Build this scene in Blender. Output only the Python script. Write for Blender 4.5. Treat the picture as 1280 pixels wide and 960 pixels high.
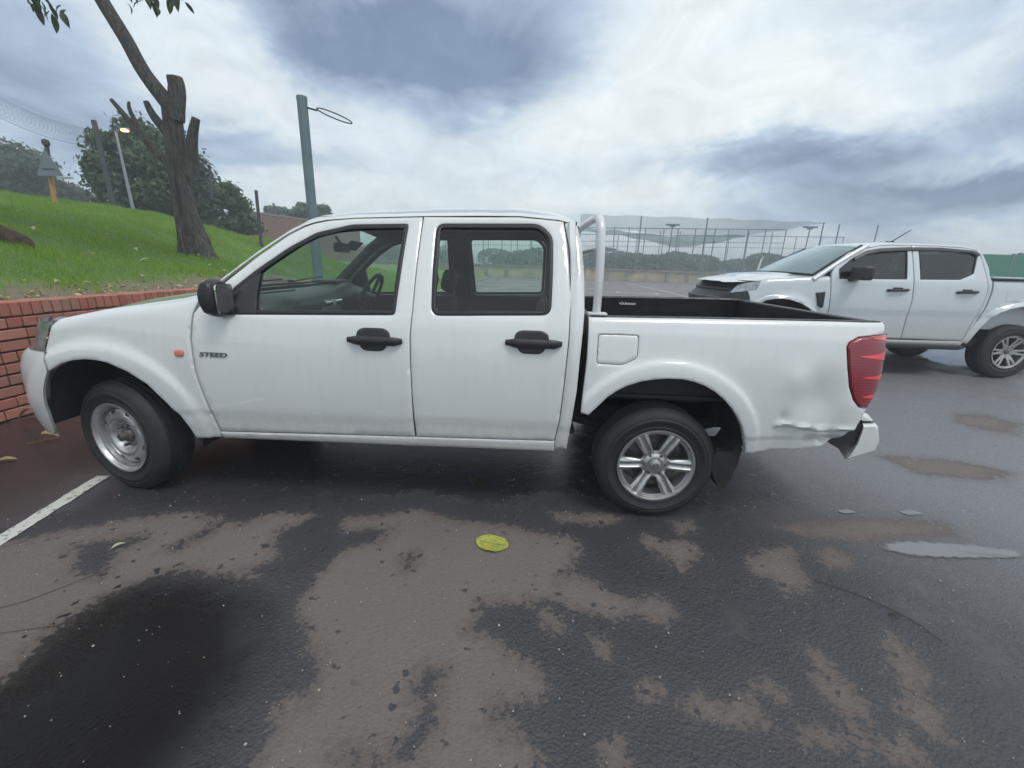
import bpy, bmesh, math, random
import numpy as np
from mathutils import Vector, Matrix
from mathutils.geometry import delaunay_2d_cdt

# values tuned against the photograph
EXPO = 0.42
CLOUDS = [((-0.100,0.915,0.390),0.328,0.196,0.54), ((-0.263,0.903,0.340),0.304,0.142,0.37), ((0.032,0.919,0.393),0.245,0.168,0.30), ((-0.355,0.848,0.394),0.329,0.117,0.37), ((-0.465,0.799,0.381),0.287,0.086,0.27), ((-0.717,0.679,0.156),0.448,0.127,0.37), ((-0.694,0.666,0.274),0.375,0.150,0.37), ((-0.626,0.739,0.252),0.281,0.096,0.16), ((-0.495,0.850,0.182),0.304,0.079,0.28), ((0.526,0.833,0.172),0.489,0.069,0.54), ((0.384,0.897,0.218),0.360,0.051,0.35), ((0.598,0.766,0.233),0.411,0.070,0.32), ((0.622,0.720,0.308),0.267,0.126,0.30), ((0.408,0.826,0.389),0.401,0.085,0.22), ((0.657,0.747,0.100),0.444,0.108,0.45), ((0.697,0.705,0.134),0.194,0.066,0.32), ((0.492,0.865,0.103),0.413,0.051,0.16), ((-0.054,0.973,0.225),0.123,0.126,0.13), ((0.257,0.911,0.323),0.519,0.182,-0.37), ((0.074,0.960,0.268),0.565,0.107,-0.28), ((-0.539,0.784,0.308),0.230,0.124,-0.39), ((-0.514,0.822,0.246),0.339,0.070,-0.24), ((0.506,0.805,0.311),0.212,0.085,-0.22), ((-0.189,0.974,0.122),1.055,0.072,-0.22), ((0.662,0.726,0.186),0.153,0.045,-0.28), ((0.168,0.890,0.423),0.284,0.106,-0.22), ((0.294,0.946,0.137),0.453,0.047,-0.13)]
DRY=[[(-0.40,-0.91),(-0.25,-0.50),(-0.11,-0.41),(0.18,-0.24),(0.40,-0.15),(0.79,-0.23),(0.91,-0.10),(1.32,-0.15),(1.69,0.00),(1.99,-0.10),(2.27,-0.12),(2.62,-0.22),(2.59,-0.37),(2.51,-0.52),(2.52,-0.61),(2.36,-0.66),(2.16,-0.69),(2.13,-0.83),(2.30,-0.91),(2.39,-0.97),(2.45,-1.04),(2.39,-1.11),(2.27,-1.10),(2.26,-1.17),(2.39,-1.23),(2.43,-1.44),(1.65,-1.49),(1.59,-1.28),(1.56,-1.16),(1.63,-1.07),(1.54,-0.92),(1.43,-0.81),(1.36,-0.66),(1.16,-0.61),(0.69,-0.60),(0.56,-0.77),(0.53,-0.96),(0.58,-1.15),(0.35,-1.42)],[(2.50,-0.53),(2.59,-0.47),(2.62,-0.49),(2.72,-0.57),(2.85,-0.61),(2.97,-0.60),(3.00,-0.67),(2.94,-0.72),(2.83,-0.70),(2.73,-0.72),(2.57,-0.69),(2.49,-0.64)],[(2.42,-0.71),(2.46,-0.69),(2.50,-0.79),(2.46,-0.82)],[(2.98,-0.13),(3.03,-0.14),(3.08,-0.19),(3.22,-0.17),(3.24,-0.25),(3.10,-0.40),(3.05,-0.30),(2.97,-0.23)],[(3.19,0.01),(3.29,0.04),(3.29,-0.06),(3.19,-0.11)],[(3.48,-0.29),(3.57,-0.23),(3.75,-0.16),(3.78,-0.21),(3.70,-0.31),(3.69,-0.43),(3.63,-0.48),(3.54,-0.52),(3.53,-0.42),(3.45,-0.38)],[(3.85,-0.20),(3.98,-0.16),(4.02,-0.25),(3.94,-0.33),(3.86,-0.31)],[(3.76,0.02),(4.38,0.16),(4.82,0.14),(4.77,0.03),(4.20,-0.08),(3.91,-0.06)],[(2.47,0.04),(2.71,0.05),(2.89,0.02),(2.86,-0.04),(2.54,-0.05)],[(2.76,-1.00),(2.81,-0.99),(2.85,-1.04),(2.82,-1.08),(2.74,-1.08),(2.73,-1.06)],[(2.88,-1.07),(2.98,-1.04),(3.01,-1.07),(3.07,-1.03),(3.14,-1.01),(3.14,-1.05),(3.15,-1.12),(3.06,-1.12),(2.94,-1.10),(2.89,-1.10)],[(3.18,-0.98),(3.23,-0.97),(3.25,-1.00),(3.23,-1.02),(3.19,-1.00)],[(3.44,-0.82),(3.49,-0.82),(3.50,-0.91),(3.51,-1.02),(3.49,-1.09),(3.44,-1.08),(3.42,-1.18),(3.38,-1.19),(3.38,-1.13),(3.41,-1.06),(3.39,-0.99),(3.39,-0.94),(3.45,-0.93)],[(3.77,-0.79),(3.84,-0.72),(3.86,-0.76),(3.84,-0.85),(3.84,-0.90),(3.72,-0.98),(3.75,-1.02),(3.69,-1.09),(3.72,-1.14),(3.65,-1.10),(3.60,-1.07),(3.61,-1.00),(3.70,-0.98),(3.69,-0.92)],[(3.49,-1.14),(3.60,-1.11),(3.55,-1.18),(3.48,-1.19)],[(3.24,-1.13),(3.32,-1.11),(3.39,-1.14),(3.33,-1.17),(3.24,-1.16)],[(2.61,-0.83),(2.66,-0.81),(2.67,-0.87),(2.63,-0.92)],[(2.61,-1.22),(2.65,-1.21),(2.65,-1.26),(2.60,-1.30)],[(5.19,1.11),(5.74,1.09),(5.99,0.91),(5.72,0.76),(5.26,0.81)],[(6.81,2.26),(7.45,2.10),(7.15,1.75),(6.54,1.88)]]
WET=[[(1.02,-0.28),(1.16,-0.08),(1.33,-0.11),(1.35,-0.25),(1.61,-0.19),(1.60,-0.28),(1.44,-0.40),(1.39,-0.56),(1.39,-0.71),(1.18,-0.65),(1.02,-0.57),(1.14,-0.49)],[(0.09,-0.47),(0.37,-0.38),(0.41,-0.44),(0.35,-0.50),(0.46,-0.67),(0.29,-0.67),(0.22,-0.57)],[(0.57,-0.45),(0.60,-0.34),(0.71,-0.12),(0.58,-0.04),(0.74,-0.04),(0.69,-0.31),(0.64,-0.47)],[(1.97,-1.08),(2.00,-0.99),(2.07,-0.99),(2.07,-1.07),(2.07,-1.15),(2.06,-1.22),(2.04,-1.30),(1.84,-1.31),(1.81,-1.28),(1.95,-1.30),(2.01,-1.21),(2.02,-1.13),(1.97,-1.10)],[(1.75,-0.44),(1.77,-0.37),(1.81,-0.47),(1.78,-0.51)],[(1.57,-1.11),(1.54,-0.92),(1.62,-1.01),(1.63,-1.13)],[(-0.64,-0.40),(-0.41,-0.15),(-0.32,0.14),(-0.98,0.56),(-1.85,0.46)]]
PUD=[[(4.20,-0.13),(4.33,-0.07),(4.66,-0.04),(5.06,-0.10),(4.99,-0.16),(4.59,-0.20),(4.31,-0.20)],[(4.25,0.22),(4.34,0.25),(4.38,0.21),(4.27,0.18)],[(4.63,0.25),(4.76,0.28),(4.80,0.23),(4.66,0.20)],[(9.48,5.98),(10.92,7.18),(11.9,6.94),(10.1,4.9),(9.06,4.70)],[(9.5,3.75),(11.2,4.47),(11.8,3.6),(9.0,3.0)]]
PUDL=['long pale puddle at the right edge of the near asphalt','small bright puddle behind the rear bumper','small bright puddle right of the rear bumper','bright puddle on the ground beyond the second pickup','bright puddle right of the second pickup rear wheel']
HAZE = .0058
for o in list(bpy.data.objects): bpy.data.objects.remove(o)
SC = bpy.context.scene
COL = SC.collection
rnd = random.Random(7)
nrs = np.random.RandomState(11)
R = math.radians

# ------------------------------------------------------------------ camera
cam = bpy.data.cameras.new('camera'); cam_o = bpy.data.objects.new('camera', cam); COL.objects.link(cam_o)
CP, CR, CY = .2755, .0303, -.0404
fwd0 = Vector((math.sin(CY), math.cos(CY), 0)); right0 = Vector((math.cos(CY), -math.sin(CY), 0)); up0 = Vector((0, 0, 1))
cf = fwd0*math.cos(CP) - up0*math.sin(CP); cu = up0*math.cos(CP) + fwd0*math.sin(CP)
c_r = right0*math.cos(CR) + cu*math.sin(CR); c_u = cu*math.cos(CR) - right0*math.sin(CR)
M = Matrix((c_r, c_u, -cf)).transposed().to_4x4(); M.translation = Vector((2.3247, -2.1656, 1.4034))
cam_o.matrix_world = M
cam.sensor_fit = 'HORIZONTAL'; cam.sensor_width = 36; cam.lens = 527.0/1280*36
cam.clip_start = .05; cam.clip_end = 3000
SC.camera = cam_o

# ------------------------------------------------------------------ world: daylight sky under a broken cloud deck
SUN_EL, SUN_AZ = R(60), R(138)          # azimuth clockwise from +Y
W = bpy.data.worlds.new('World'); SC.world = W; W.use_nodes = True
nt = W.node_tree; nt.nodes.clear()
def N(t, **k):
    n = nt.nodes.new(t)
    for a, b in k.items(): setattr(n, a, b)
    return n
def L(a, b): nt.links.new(a, b)
def mth(op, a, b=None, c=None, clamp=False):
    n = N('ShaderNodeMath', operation=op); n.use_clamp = clamp
    for i, v in enumerate((a, b, c)):
        if v is None: continue
        if isinstance(v, (int, float)): n.inputs[i].default_value = v
        else: L(v, n.inputs[i])
    return n.outputs[0]
def mixc(f, a, b, bt='MIX'):
    n = N('ShaderNodeMix', data_type='RGBA', blend_type=bt)
    for i, v in ((0, f), (6, a), (7, b)):
        if isinstance(v, (int, float)): n.inputs[i].default_value = v
        elif isinstance(v, tuple): n.inputs[i].default_value = (*v, 1)
        else: L(v, n.inputs[i])
    return n.outputs[2]
def maprange(v, a, b, c=0., d=1., smooth=True):
    n = N('ShaderNodeMapRange'); n.interpolation_type = 'SMOOTHSTEP' if smooth else 'LINEAR'
    L(v, n.inputs[0])
    for i, x in enumerate((a, b, c, d)): n.inputs[i+1].default_value = x
    return n.outputs[0]
out = N('ShaderNodeOutputWorld'); bg = N('ShaderNodeBackground'); bg.inputs[1].default_value = .1
L(bg.outputs[0], out.inputs[0])
sky = N('ShaderNodeTexSky', sky_type='NISHITA'); sky.sun_disc = False
sky.sun_elevation = SUN_EL; sky.sun_rotation = SUN_AZ; sky.air_density = 1.2; sky.dust_density = 2.0
tc = N('ShaderNodeTexCoord')
sep = N('ShaderNodeSeparateXYZ'); L(tc.outputs['Generated'], sep.inputs[0])
zz = mth('ADD', mth('MAXIMUM', sep.outputs[2], 0.0), .36)
cxy = N('ShaderNodeCombineXYZ'); L(mth('DIVIDE', sep.outputs[0], zz), cxy.inputs[0]); L(mth('DIVIDE', sep.outputs[1], zz), cxy.inputs[1])
def noise(vec, scale, detail=5, rough=.55, dist=0., w=None):
    n = N('ShaderNodeTexNoise'); n.inputs['Scale'].default_value = scale; n.inputs['Detail'].default_value = detail
    n.inputs['Roughness'].default_value = rough; n.inputs['Distortion'].default_value = dist
    L(vec, n.inputs['Vector']); return n
big = noise(cxy.outputs[0], .6, 9, .60, .5)
det = noise(cxy.outputs[0], 2.6, 10, .62, .8)
off = N('ShaderNodeVectorMath', operation='ADD'); off.inputs[1].default_value = (7.3, 2.1, 0); L(cxy.outputs[0], off.inputs[0])
hue = noise(off.outputs[0], .8, 5, .5, .3)
# direction warp so that cloud masses have ragged edges
wn = noise(cxy.outputs[0], 1.8, 9, .62, .3)
wv = N('ShaderNodeVectorMath', operation='SUBTRACT'); L(wn.outputs['Color'], wv.inputs[0]); wv.inputs[1].default_value = (.5, .5, .5)
ws = N('ShaderNodeVectorMath', operation='SCALE'); L(wv.outputs[0], ws.inputs[0]); ws.inputs['Scale'].default_value = .26
wd = N('ShaderNodeVectorMath', operation='ADD'); L(tc.outputs['Generated'], wd.inputs[0]); L(ws.outputs[0], wd.inputs[1])
def blob(d, s, sz=None):                  # a cloud mass round direction d
    s3 = N('ShaderNodeVectorMath', operation='SUBTRACT'); L(wd.outputs[0], s3.inputs[0]); s3.inputs[1].default_value = d
    sc_ = N('ShaderNodeVectorMath', operation='MULTIPLY'); L(s3.outputs[0], sc_.inputs[0]); sc_.inputs[1].default_value = (1/s, 1/s, 1/(sz or s))
    ln = N('ShaderNodeVectorMath', operation='LENGTH'); L(sc_.outputs[0], ln.inputs[0])
    return maprange(ln.outputs['Value'], 1.0, 0.15)
darkm = None
for d, s, sz, k in CLOUDS:
    t = mth('MULTIPLY', blob(d, s, sz), k)
    darkm = t if darkm is None else mth('ADD', darkm, t)
base = mth('ADD', mth('MULTIPLY', mth('SUBTRACT', big.outputs['Fac'], .5), .8), mth('MULTIPLY', mth('SUBTRACT', det.outputs['Fac'], .5), .95))
dens = mth('MULTIPLY', mth('ADD', mth('ADD', base, .37), darkm), .86, clamp=True)     # 0 bright veil, 1 dark underside
r = N('ShaderNodeValToRGB'); L(dens, r.inputs[0])
e = r.color_ramp.elements
e[0].position = 0.0; e[0].color = (7.3, 7.7, 7.8, 1)
e[1].position = 1.0; e[1].color = (1.75, 2.35, 3.4, 1)
x = e.new(.35); x.color = (6.0, 6.8, 7.3, 1)
x = e.new(.62); x.color = (3.7, 4.6, 5.8, 1)
cov = maprange(hue.outputs['Fac'], .30, .62, .78, .97)
skyc = mixc(cov, sky.outputs[0], r.outputs[0])
fold = noise(cxy.outputs[0], 4.2, 10, .66, 1.2)       # fine billows inside the masses
fm = maprange(fold.outputs['Fac'], .28, .72, .87, 1.10, False)
sv = N('ShaderNodeVectorMath', operation='SCALE'); L(skyc, sv.inputs[0]); L(fm, sv.inputs['Scale'])
L(sv.outputs[0], bg.inputs[0])

# ------------------------------------------------------------------ sun: soft through cloud, from behind the photographer
sl = bpy.data.lights.new('sun', 'SUN'); sl.energy = 1.0; sl.angle = R(20); sl.color = (1.0, .96, .90)
so = bpy.data.objects.new('sun', sl); COL.objects.link(so)
sd = Vector((math.sin(SUN_AZ)*math.cos(SUN_EL), math.cos(SUN_AZ)*math.cos(SUN_EL), math.sin(SUN_EL)))
so.rotation_euler = sd.to_track_quat('Z', 'Y').to_euler()
SC.view_settings.view_transform = 'Standard'; SC.view_settings.look = 'None'
SC.view_settings.exposure = EXPO; SC.view_settings.gamma = 1
SC.cycles.use_denoising = True
SC.cycles.max_bounces = 8; SC.cycles.transparent_max_bounces = 16

# ------------------------------------------------------------------ materials
def new_mat(name):
    global nt
    m = bpy.data.materials.new(name); m.use_nodes = True; nt = m.node_tree
    b = nt.nodes['Principled BSDF']; return m, b
def simple(name, col, rough=.5, metal=0., coat=0., var=.0, vscale=8., bump=0., bscale=60., spec=.5, coatr=.05, rvar=0., dirt=None):
    m, b = new_mat(name)
    b.inputs['Base Color'].default_value = (*col, 1); b.inputs['Roughness'].default_value = rough
    b.inputs['Metallic'].default_value = metal; b.inputs['Coat Weight'].default_value = coat; b.inputs['Coat Roughness'].default_value = coatr
    b.inputs['Specular IOR Level'].default_value = spec
    if coat >= 1: b.inputs['Coat IOR'].default_value = 1.75
    tcn = N('ShaderNodeTexCoord')
    c = None
    if var or dirt:
        n = noise(tcn.outputs['Object'], vscale, 6, .6)
        f = maprange(n.outputs['Fac'], .3, .7)
        c = mixc(f, tuple(v*(1-var) for v in col), tuple(min(1, v*(1+var)) for v in col))
        if dirt:
            mp9 = N('ShaderNodeMapping'); mp9.inputs['Scale'].default_value = (9, 9, 1.1); L(tcn.outputs['Object'], mp9.inputs[0]); st9 = noise(mp9.outputs[0], 3, 6, .62)
            c = mixc(mth('MULTIPLY', maprange(st9.outputs['Fac'], .48, .72), .07), c, dirt[0])
            sp = N('ShaderNodeSeparateXYZ'); L(tcn.outputs['Object'], sp.inputs[0])
            n2 = noise(tcn.outputs['Object'], 22, 7, .65)
            hm = maprange(mth('ADD', sp.outputs[2], mth('MULTIPLY', n2.outputs['Fac'], .35)), dirt[1], dirt[2])
            hm = mth('MULTIPLY', hm, dirt[3])
            c = mixc(hm, c, dirt[0])
            b.inputs['Coat Roughness'].default_value = coatr
            L(mth('ADD', mth('MULTIPLY', hm, .4), rough), b.inputs['Roughness'])
        L(c, b.inputs['Base Color'])
    if rvar:
        n3 = noise(tcn.outputs['Object'], vscale*2, 5, .6)
        L(maprange(n3.outputs['Fac'], .3, .7, rough-rvar, rough+rvar), b.inputs['Roughness'])
    if bump:
        nb = noise(tcn.outputs['Object'], bscale, 4, .6)
        bn = N('ShaderNodeBump'); bn.inputs['Strength'].default_value = bump; bn.inputs['Distance'].default_value = .01
        L(nb.outputs['Fac'], bn.inputs['Height']); L(bn.outputs[0], b.inputs['Normal'])
    return m
def objrand(name, c1, c2, rough=.85, bump=.3, bscale=60, stain=None):
    m, b = new_mat(name)
    oi = N('ShaderNodeObjectInfo'); tcn = N('ShaderNodeTexCoord')
    n = noise(tcn.outputs['Object'], 30, 6, .65)
    f = mth('ADD', mth('MULTIPLY', oi.outputs['Random'], .7), mth('MULTIPLY', n.outputs['Fac'], .3))
    c = mixc(f, c1, c2)
    if stain:
        c = mixc(maprange(n.outputs['Fac'], .62, .72), c, tuple(v*.45 for v in c1))
        ge = N('ShaderNodeNewGeometry'); n2 = noise(ge.outputs['Position'], 3.5, 7, .65)
        c = mixc(mth('MULTIPLY', maprange(n2.outputs['Fac'], .46, .66), .65), c, stain)
    L(c, b.inputs['Base Color']); b.inputs['Roughness'].default_value = rough
    nb = noise(tcn.outputs['Object'], bscale, 5, .65); bn = N('ShaderNodeBump'); bn.inputs['Strength'].default_value = bump; bn.inputs['Distance'].default_value = .006
    L(nb.outputs['Fac'], bn.inputs['Height']); L(bn.outputs[0], b.inputs['Normal'])
    return m
def leafmat(name, c1, c2, trans=.35, c3=None):
    m, b = new_mat(name)
    ge = N('ShaderNodeNewGeometry'); n = noise(ge.outputs['Position'], .9, 4, .6)
    rp = ge.outputs['Random Per Island']
    f = mth('ADD', mth('MULTIPLY', rp, .6), mth('MULTIPLY', n.outputs['Fac'], .4))
    c = mixc(f, c1, c2)
    if c3: c = mixc(maprange(rp, .93, .95), c, c3)
    L(c, b.inputs['Base Color']); b.inputs['Roughness'].default_value = .55
    tr = N('ShaderNodeBsdfTranslucent'); L(c, tr.inputs[0]); mx = N('ShaderNodeMixShader'); mx.inputs[0].default_value = trans
    o = nt.nodes['Material Output']; L(b.outputs[0], mx.inputs[1]); L(tr.outputs[0], mx.inputs[2]); L(mx.outputs[0], o.inputs[0])
    return m
def glassmat(name, tint, rough=0., ior=1.5, extra=0., gc=(1, 1, 1)):
    m, b = new_mat(name); nt.nodes.remove(b)
    t = N('ShaderNodeBsdfTransparent'); t.inputs[0].default_value = (*tint, 1)
    g = N('ShaderNodeBsdfGlossy'); g.inputs['Roughness'].default_value = rough; g.inputs[0].default_value = (*gc, 1)
    fr = N('ShaderNodeLayerWeight'); fr.inputs[0].default_value = .5
    mx = N('ShaderNodeMixShader'); L(mth('ADD', mth('MULTIPLY', mth('POWER', fr.outputs['Facing'], 4.5), .85), .042+extra, clamp=True), mx.inputs[0]); L(t.outputs[0], mx.inputs[1]); L(g.outputs[0], mx.inputs[2])
    L(mx.outputs[0], nt.nodes['Material Output'].inputs[0]); return m

MT = {}
MT['paint'] = simple('white_paint', (.72, .74, .74), .36, 0, 1., .015, 3., coatr=.06, dirt=((.33, .29, .25), .80, .42, .42))
MT['paint_silver'] = simple('silver_white_paint', (.60, .64, .67), .34, .0, 1., .015, 3., coatr=.05, dirt=((.34, .29, .24), 1.15, .55, .5))
MT['black_plastic'] = simple('black_plastic', (.022, .023, .026), .42, 0, 0, .2, 12., bump=.05, bscale=300)
MT['rubber'] = simple('tyre_rubber', (.020, .020, .021), .62, 0, 0, .3, 14., bump=.12, bscale=160, rvar=.08)
MT['seal'] = simple('window_seal', (.016, .017, .019), .5)
MT['liner'] = simple('bed_liner', (.018, .019, .022), .45, 0, 0, .2, 9., rvar=.1)
MT['under'] = simple('underbody', (.018, .017, .017), .8, 0, 0, .3, 9.)
MT['alloy'] = simple('alloy_metal', (.50, .50, .49), .34, .85, .3, .1, 20., rvar=.06)
MT['steel'] = simple('steel_rim_silver', (.55, .55, .555), .36, .85, .2, .1, 20., rvar=.08)
MT['steel_dark'] = simple('worn_hub_metal', (.16, .15, .145), .5, .7, 0, .3, 30.)
MT['tube'] = simple('satin_metal_tube', (.74, .74, .76), .30, .30, .2, .05)
MT['glass'] = glassmat('window_glass', (.84, .94, .89))
MT['glass_dark'] = glassmat('tinted_glass', (.12, .14, .17), extra=.04)
MT['glass_ws2'] = glassmat('reflecting_windscreen', (.62, .78, .76), extra=.26, gc=(.80, .95, .97))
MT['glass_ws'] = glassmat('windscreen_glass', (.74, .88, .80), extra=.03)
MT['mirror'] = simple('mirror_glass', (.8, .82, .84), .03, 1.)
MT['chrome'] = simple('chrome', (.7, .7, .7), .12, 1.)
MT['interior'] = simple('cabin_plastic', (.025, .027, .030), .55, 0, 0, .15, 20.)
MT['dash'] = simple('dashboard_plastic', (.075, .08, .085), .45, 0, 0, .1, 20.)
MT['seatcloth'] = simple('seat_cloth', (.030, .031, .035), .9, 0, 0, .3, 60., bump=.2, bscale=200)
MT['headliner'] = simple('headliner', (.05, .05, .052), .9)
MT['amber'] = simple('repeater_plastic', (.62, .20, .14), .3, 0, .6)
MT['badge'] = simple('badge_grey', (.17, .18, .20), .35, .4)
def lampmat():
    m, b = new_mat('tail_lamp_red')
    tcn = N('ShaderNodeTexCoord'); sp = N('ShaderNodeSeparateXYZ'); L(tcn.outputs['Object'], sp.inputs[0])
    wv_ = N('ShaderNodeTexWave'); wv_.wave_type = 'BANDS'; wv_.bands_direction = 'Z'; wv_.inputs['Scale'].default_value = 22; wv_.inputs['Distortion'].default_value = .6
    L(tcn.outputs['Object'], wv_.inputs[0])
    c = mixc(maprange(wv_.outputs['Fac'], .2, .8), (.20, .008, .020), (.30, .014, .030)); L(c, b.inputs['Base Color'])
    b.inputs['Roughness'].default_value = .3; b.inputs['Coat Weight'].default_value = 1; b.inputs['Coat Roughness'].default_value = .04
    return m
MT['lamp'] = lampmat()
MT['lamp_bright'] = simple('tail_lamp_reflector', (.95, .03, .04), .2, 0, 1.)
MT['headlamp'] = simple('headlamp_lens', (.30, .32, .34), .12, .5, 1., .35, 18.)
MT['white_mark'] = simple('white_plastic', (.75, .75, .73), .5)

# ------------------------------------------------------------------ helpers
ORG = {}
def org_of(o):
    while o is not None:
        if o.name in ORG: return ORG[o.name]
        o = o.parent
    return Vector((0, 0, 0))
def tag(o, label=None, cat=None, group=None, kind=None):
    if label: o['label'] = label
    if cat: o['category'] = cat
    if group: o['group'] = group
    if kind: o['kind'] = kind
    return o
def empty(name, loc, label=None, cat=None, group=None, parent=None):
    o = bpy.data.objects.new(name, None); COL.objects.link(o); o.empty_display_size = .2
    if parent is not None:
        o.parent = parent; o.location = Vector(loc) - org_of(parent)
    else: o.location = loc
    ORG[o.name] = Vector(loc)
    return tag(o, label, cat, group)
def mk(name, verts, faces, mat, parent=None, smooth=40, loc=None):
    """verts in scene metres; stored relative to the parent's base (or to loc for a top-level mesh)"""
    og = org_of(parent) if parent is not None else Vector(loc or (0, 0, 0))
    V = np.asarray(verts, dtype=float).reshape(-1, 3) - np.array(og)
    me = bpy.data.meshes.new(name); me.from_pydata(V.tolist(), [], [tuple(int(i) for i in f) for f in faces]); me.update()
    if smooth:
        me.polygons.foreach_set('use_smooth', [True]*len(me.polygons)); me.set_sharp_from_angle(angle=R(smooth))
    if isinstance(mat, (list, tuple)):
        for m in mat: me.materials.append(m)
    else: me.materials.append(mat)
    o = bpy.data.objects.new(name, me); COL.objects.link(o)
    if parent is not None:
        o.parent = parent
        if parent.name not in ORG and parent.type == 'MESH': pass
    else: o.location = og; ORG[o.name] = Vector(og)
    return o
class MB:
    def __init__(s): s.v = []; s.f = []
    def add(s, V, F):
        b = len(s.v); s.v += [tuple(p) for p in V]; s.f += [tuple(i+b for i in f) for f in F]; return s
    def box(s, c, d, rot=None, bev=0.):
        x, y, z = (k/2 for k in d)
        if bev <= 0:
            V = [Vector((sx*x, sy*y, sz*z)) for sx in (-1, 1) for sy in (-1, 1) for sz in (-1, 1)]
            F = [(0, 1, 3, 2), (4, 6, 7, 5), (0, 4, 5, 1), (2, 3, 7, 6), (0, 2, 6, 4), (1, 5, 7, 3)]
        else:
            bm = bmesh.new(); bmesh.ops.create_cube(bm, size=1)
            for q in bm.verts: q.co = Vector((q.co.x*2*x, q.co.y*2*y, q.co.z*2*z))
            bmesh.ops.bevel(bm, geom=bm.edges[:], offset=bev, segments=2, affect='EDGES', profile=.5)
            V = [q.co.copy() for q in bm.verts]; bm.verts.index_update(); F = [tuple(q.index for q in f.verts) for f in bm.faces]; bm.free()
        if rot is not None: V = [rot @ p for p in V]
        c = Vector(c); return s.add([p+c for p in V], F)
    def tube(s, pts, rad, n=10, cap=True, flat=None):
        P = [Vector(p) for p in pts]; m = len(P); rads = rad if isinstance(rad, (list, tuple)) else [rad]*m
        V = []; F = []; u = None
        for i, p in enumerate(P):
            t = (P[min(i+1, m-1)]-P[max(i-1, 0)]).normalized()
            if u is None:
                a = Vector((0, 0, 1)) if abs(t.z) < .9 else Vector((1, 0, 0)); u = (a - t*a.dot(t)).normalized()
            else: u = (u - t*u.dot(t)).normalized()
            w = t.cross(u)
            for k in range(n):
                a = 2*math.pi*k/n; V.append(p + (u*math.cos(a)+w*math.sin(a)*(flat or 1))*rads[i])
        for i in range(m-1):
            for k in range(n):
                k2 = (k+1) % n; F.append((i*n+k, i*n+k2, (i+1)*n+k2, (i+1)*n+k))
        if cap: F.append(tuple(range(n-1, -1, -1))); F.append(tuple((m-1)*n+k for k in range(n)))
        return s.add(V, F)
    def lathe(s, prof, c, n=48, axis='y', close=False):
        """prof: (r, depth) pairs; axis along +y from c"""
        V = []; F = []
        for r_, d_ in prof:
            for k in range(n):
                a = 2*math.pi*k/n
                if axis == 'y': V.append((c[0]+r_*math.cos(a), c[1]+d_, c[2]+r_*math.sin(a)))
                else: V.append((c[0]+r_*math.cos(a), c[1]+r_*math.sin(a), c[2]+d_))
        m = len(prof)
        for i in range(m if close else m-1):
            i2 = (i+1) % m
            for k in range(n):
                k2 = (k+1) % n; F.append((i*n+k, i*n+k2, i2*n+k2, i2*n+k))
        return s.add(V, F)
    def grid(s, rows):
        n = len(rows[0]); V = [p for r_ in rows for p in r_]
        F = [(i*n+j, i*n+j+1, (i+1)*n+j+1, (i+1)*n+j) for i in range(len(rows)-1) for j in range(n-1)]
        return s.add(V, F)
    def prism(s, poly, y0, y1, ax='y'):
        """outline in the x-z plane extruded along y"""
        n = len(poly); V = [(a, y0, b) for a, b in poly]+[(a, y1, b) for a, b in poly]
        if ax == 'x': V = [(y0, a, b) for a, b in poly]+[(y1, a, b) for a, b in poly]
        if ax == 'z': V = [(a, b, y0) for a, b in poly]+[(a, b, y1) for a, b in poly]
        F = [tuple(range(n)), tuple(range(2*n-1, n-1, -1))]+[(i, i+n, (i+1) % n+n, (i+1) % n) for i in range(n)]
        return s.add(V, F)
    def build(s, name, mat, parent=None, smooth=40, loc=None): return mk(name, s.v, s.f, mat, parent, smooth, loc)

def area(P): return .5*sum(P[i][0]*P[(i+1) % len(P)][1]-P[(i+1) % len(P)][0]*P[i][1] for i in range(len(P)))
def ccw(P): return P if area(P) > 0 else P[::-1]
def resample(P, step):
    o = []
    for i in range(len(P)):
        a = P[i]; b = P[(i+1) % len(P)]; d = math.hypot(b[0]-a[0], b[1]-a[1]); k = max(1, int(math.ceil(d/step)))
        for j in range(k): o.append((a[0]+(b[0]-a[0])*j/k, a[1]+(b[1]-a[1])*j/k))
    return o
def soften(P, r_, seg=4):
    """round each corner of an outline with radius up to r_"""
    o = []; n = len(P)
    for i in range(n):
        p = Vector(P[i]); a = Vector(P[i-1]); b = Vector(P[(i+1) % n]); da = (a-p); db = (b-p)
        if da.length < 1e-6 or db.length < 1e-6: continue
        k = min(r_, da.length*.45, db.length*.45); A = p+da.normalized()*k; B_ = p+db.normalized()*k
        for j in range(seg+1):
            t = j/seg; o.append(tuple(A*(1-t)**2+p*2*t*(1-t)+B_*t*t))
    return o
def offset(P, e):
    """shift a CCW outline inwards by e"""
    n = len(P); o = []
    for i in range(n):
        a = Vector(P[i-1]); p = Vector(P[i]); b = Vector(P[(i+1) % n]); t1 = (p-a).normalized(); t2 = (b-p).normalized()
        n1 = Vector((-t1.y, t1.x)); n2 = Vector((-t2.y, t2.x)); m_ = (n1+n2)
        if m_.length < 1e-6: m_ = n1
        m_.normalize(); k = e/max(.5, m_.dot(n1)); o.append((p.x+m_.x*k, p.y+m_.y*k))
    return o
def inside(P, X, Z):
    P = np.asarray(P); r_ = np.zeros(len(X), bool); x1, z1 = P[:, 0], P[:, 1]; x2, z2 = np.roll(x1, -1), np.roll(z1, -1)
    for a, b, c, d in zip(x1, z1, x2, z2):
        if b == d: continue
        r_ ^= ((b > Z) != (d > Z)) & (X < (c-a)*(Z-b)/(d-b)+a)
    return r_
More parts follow.
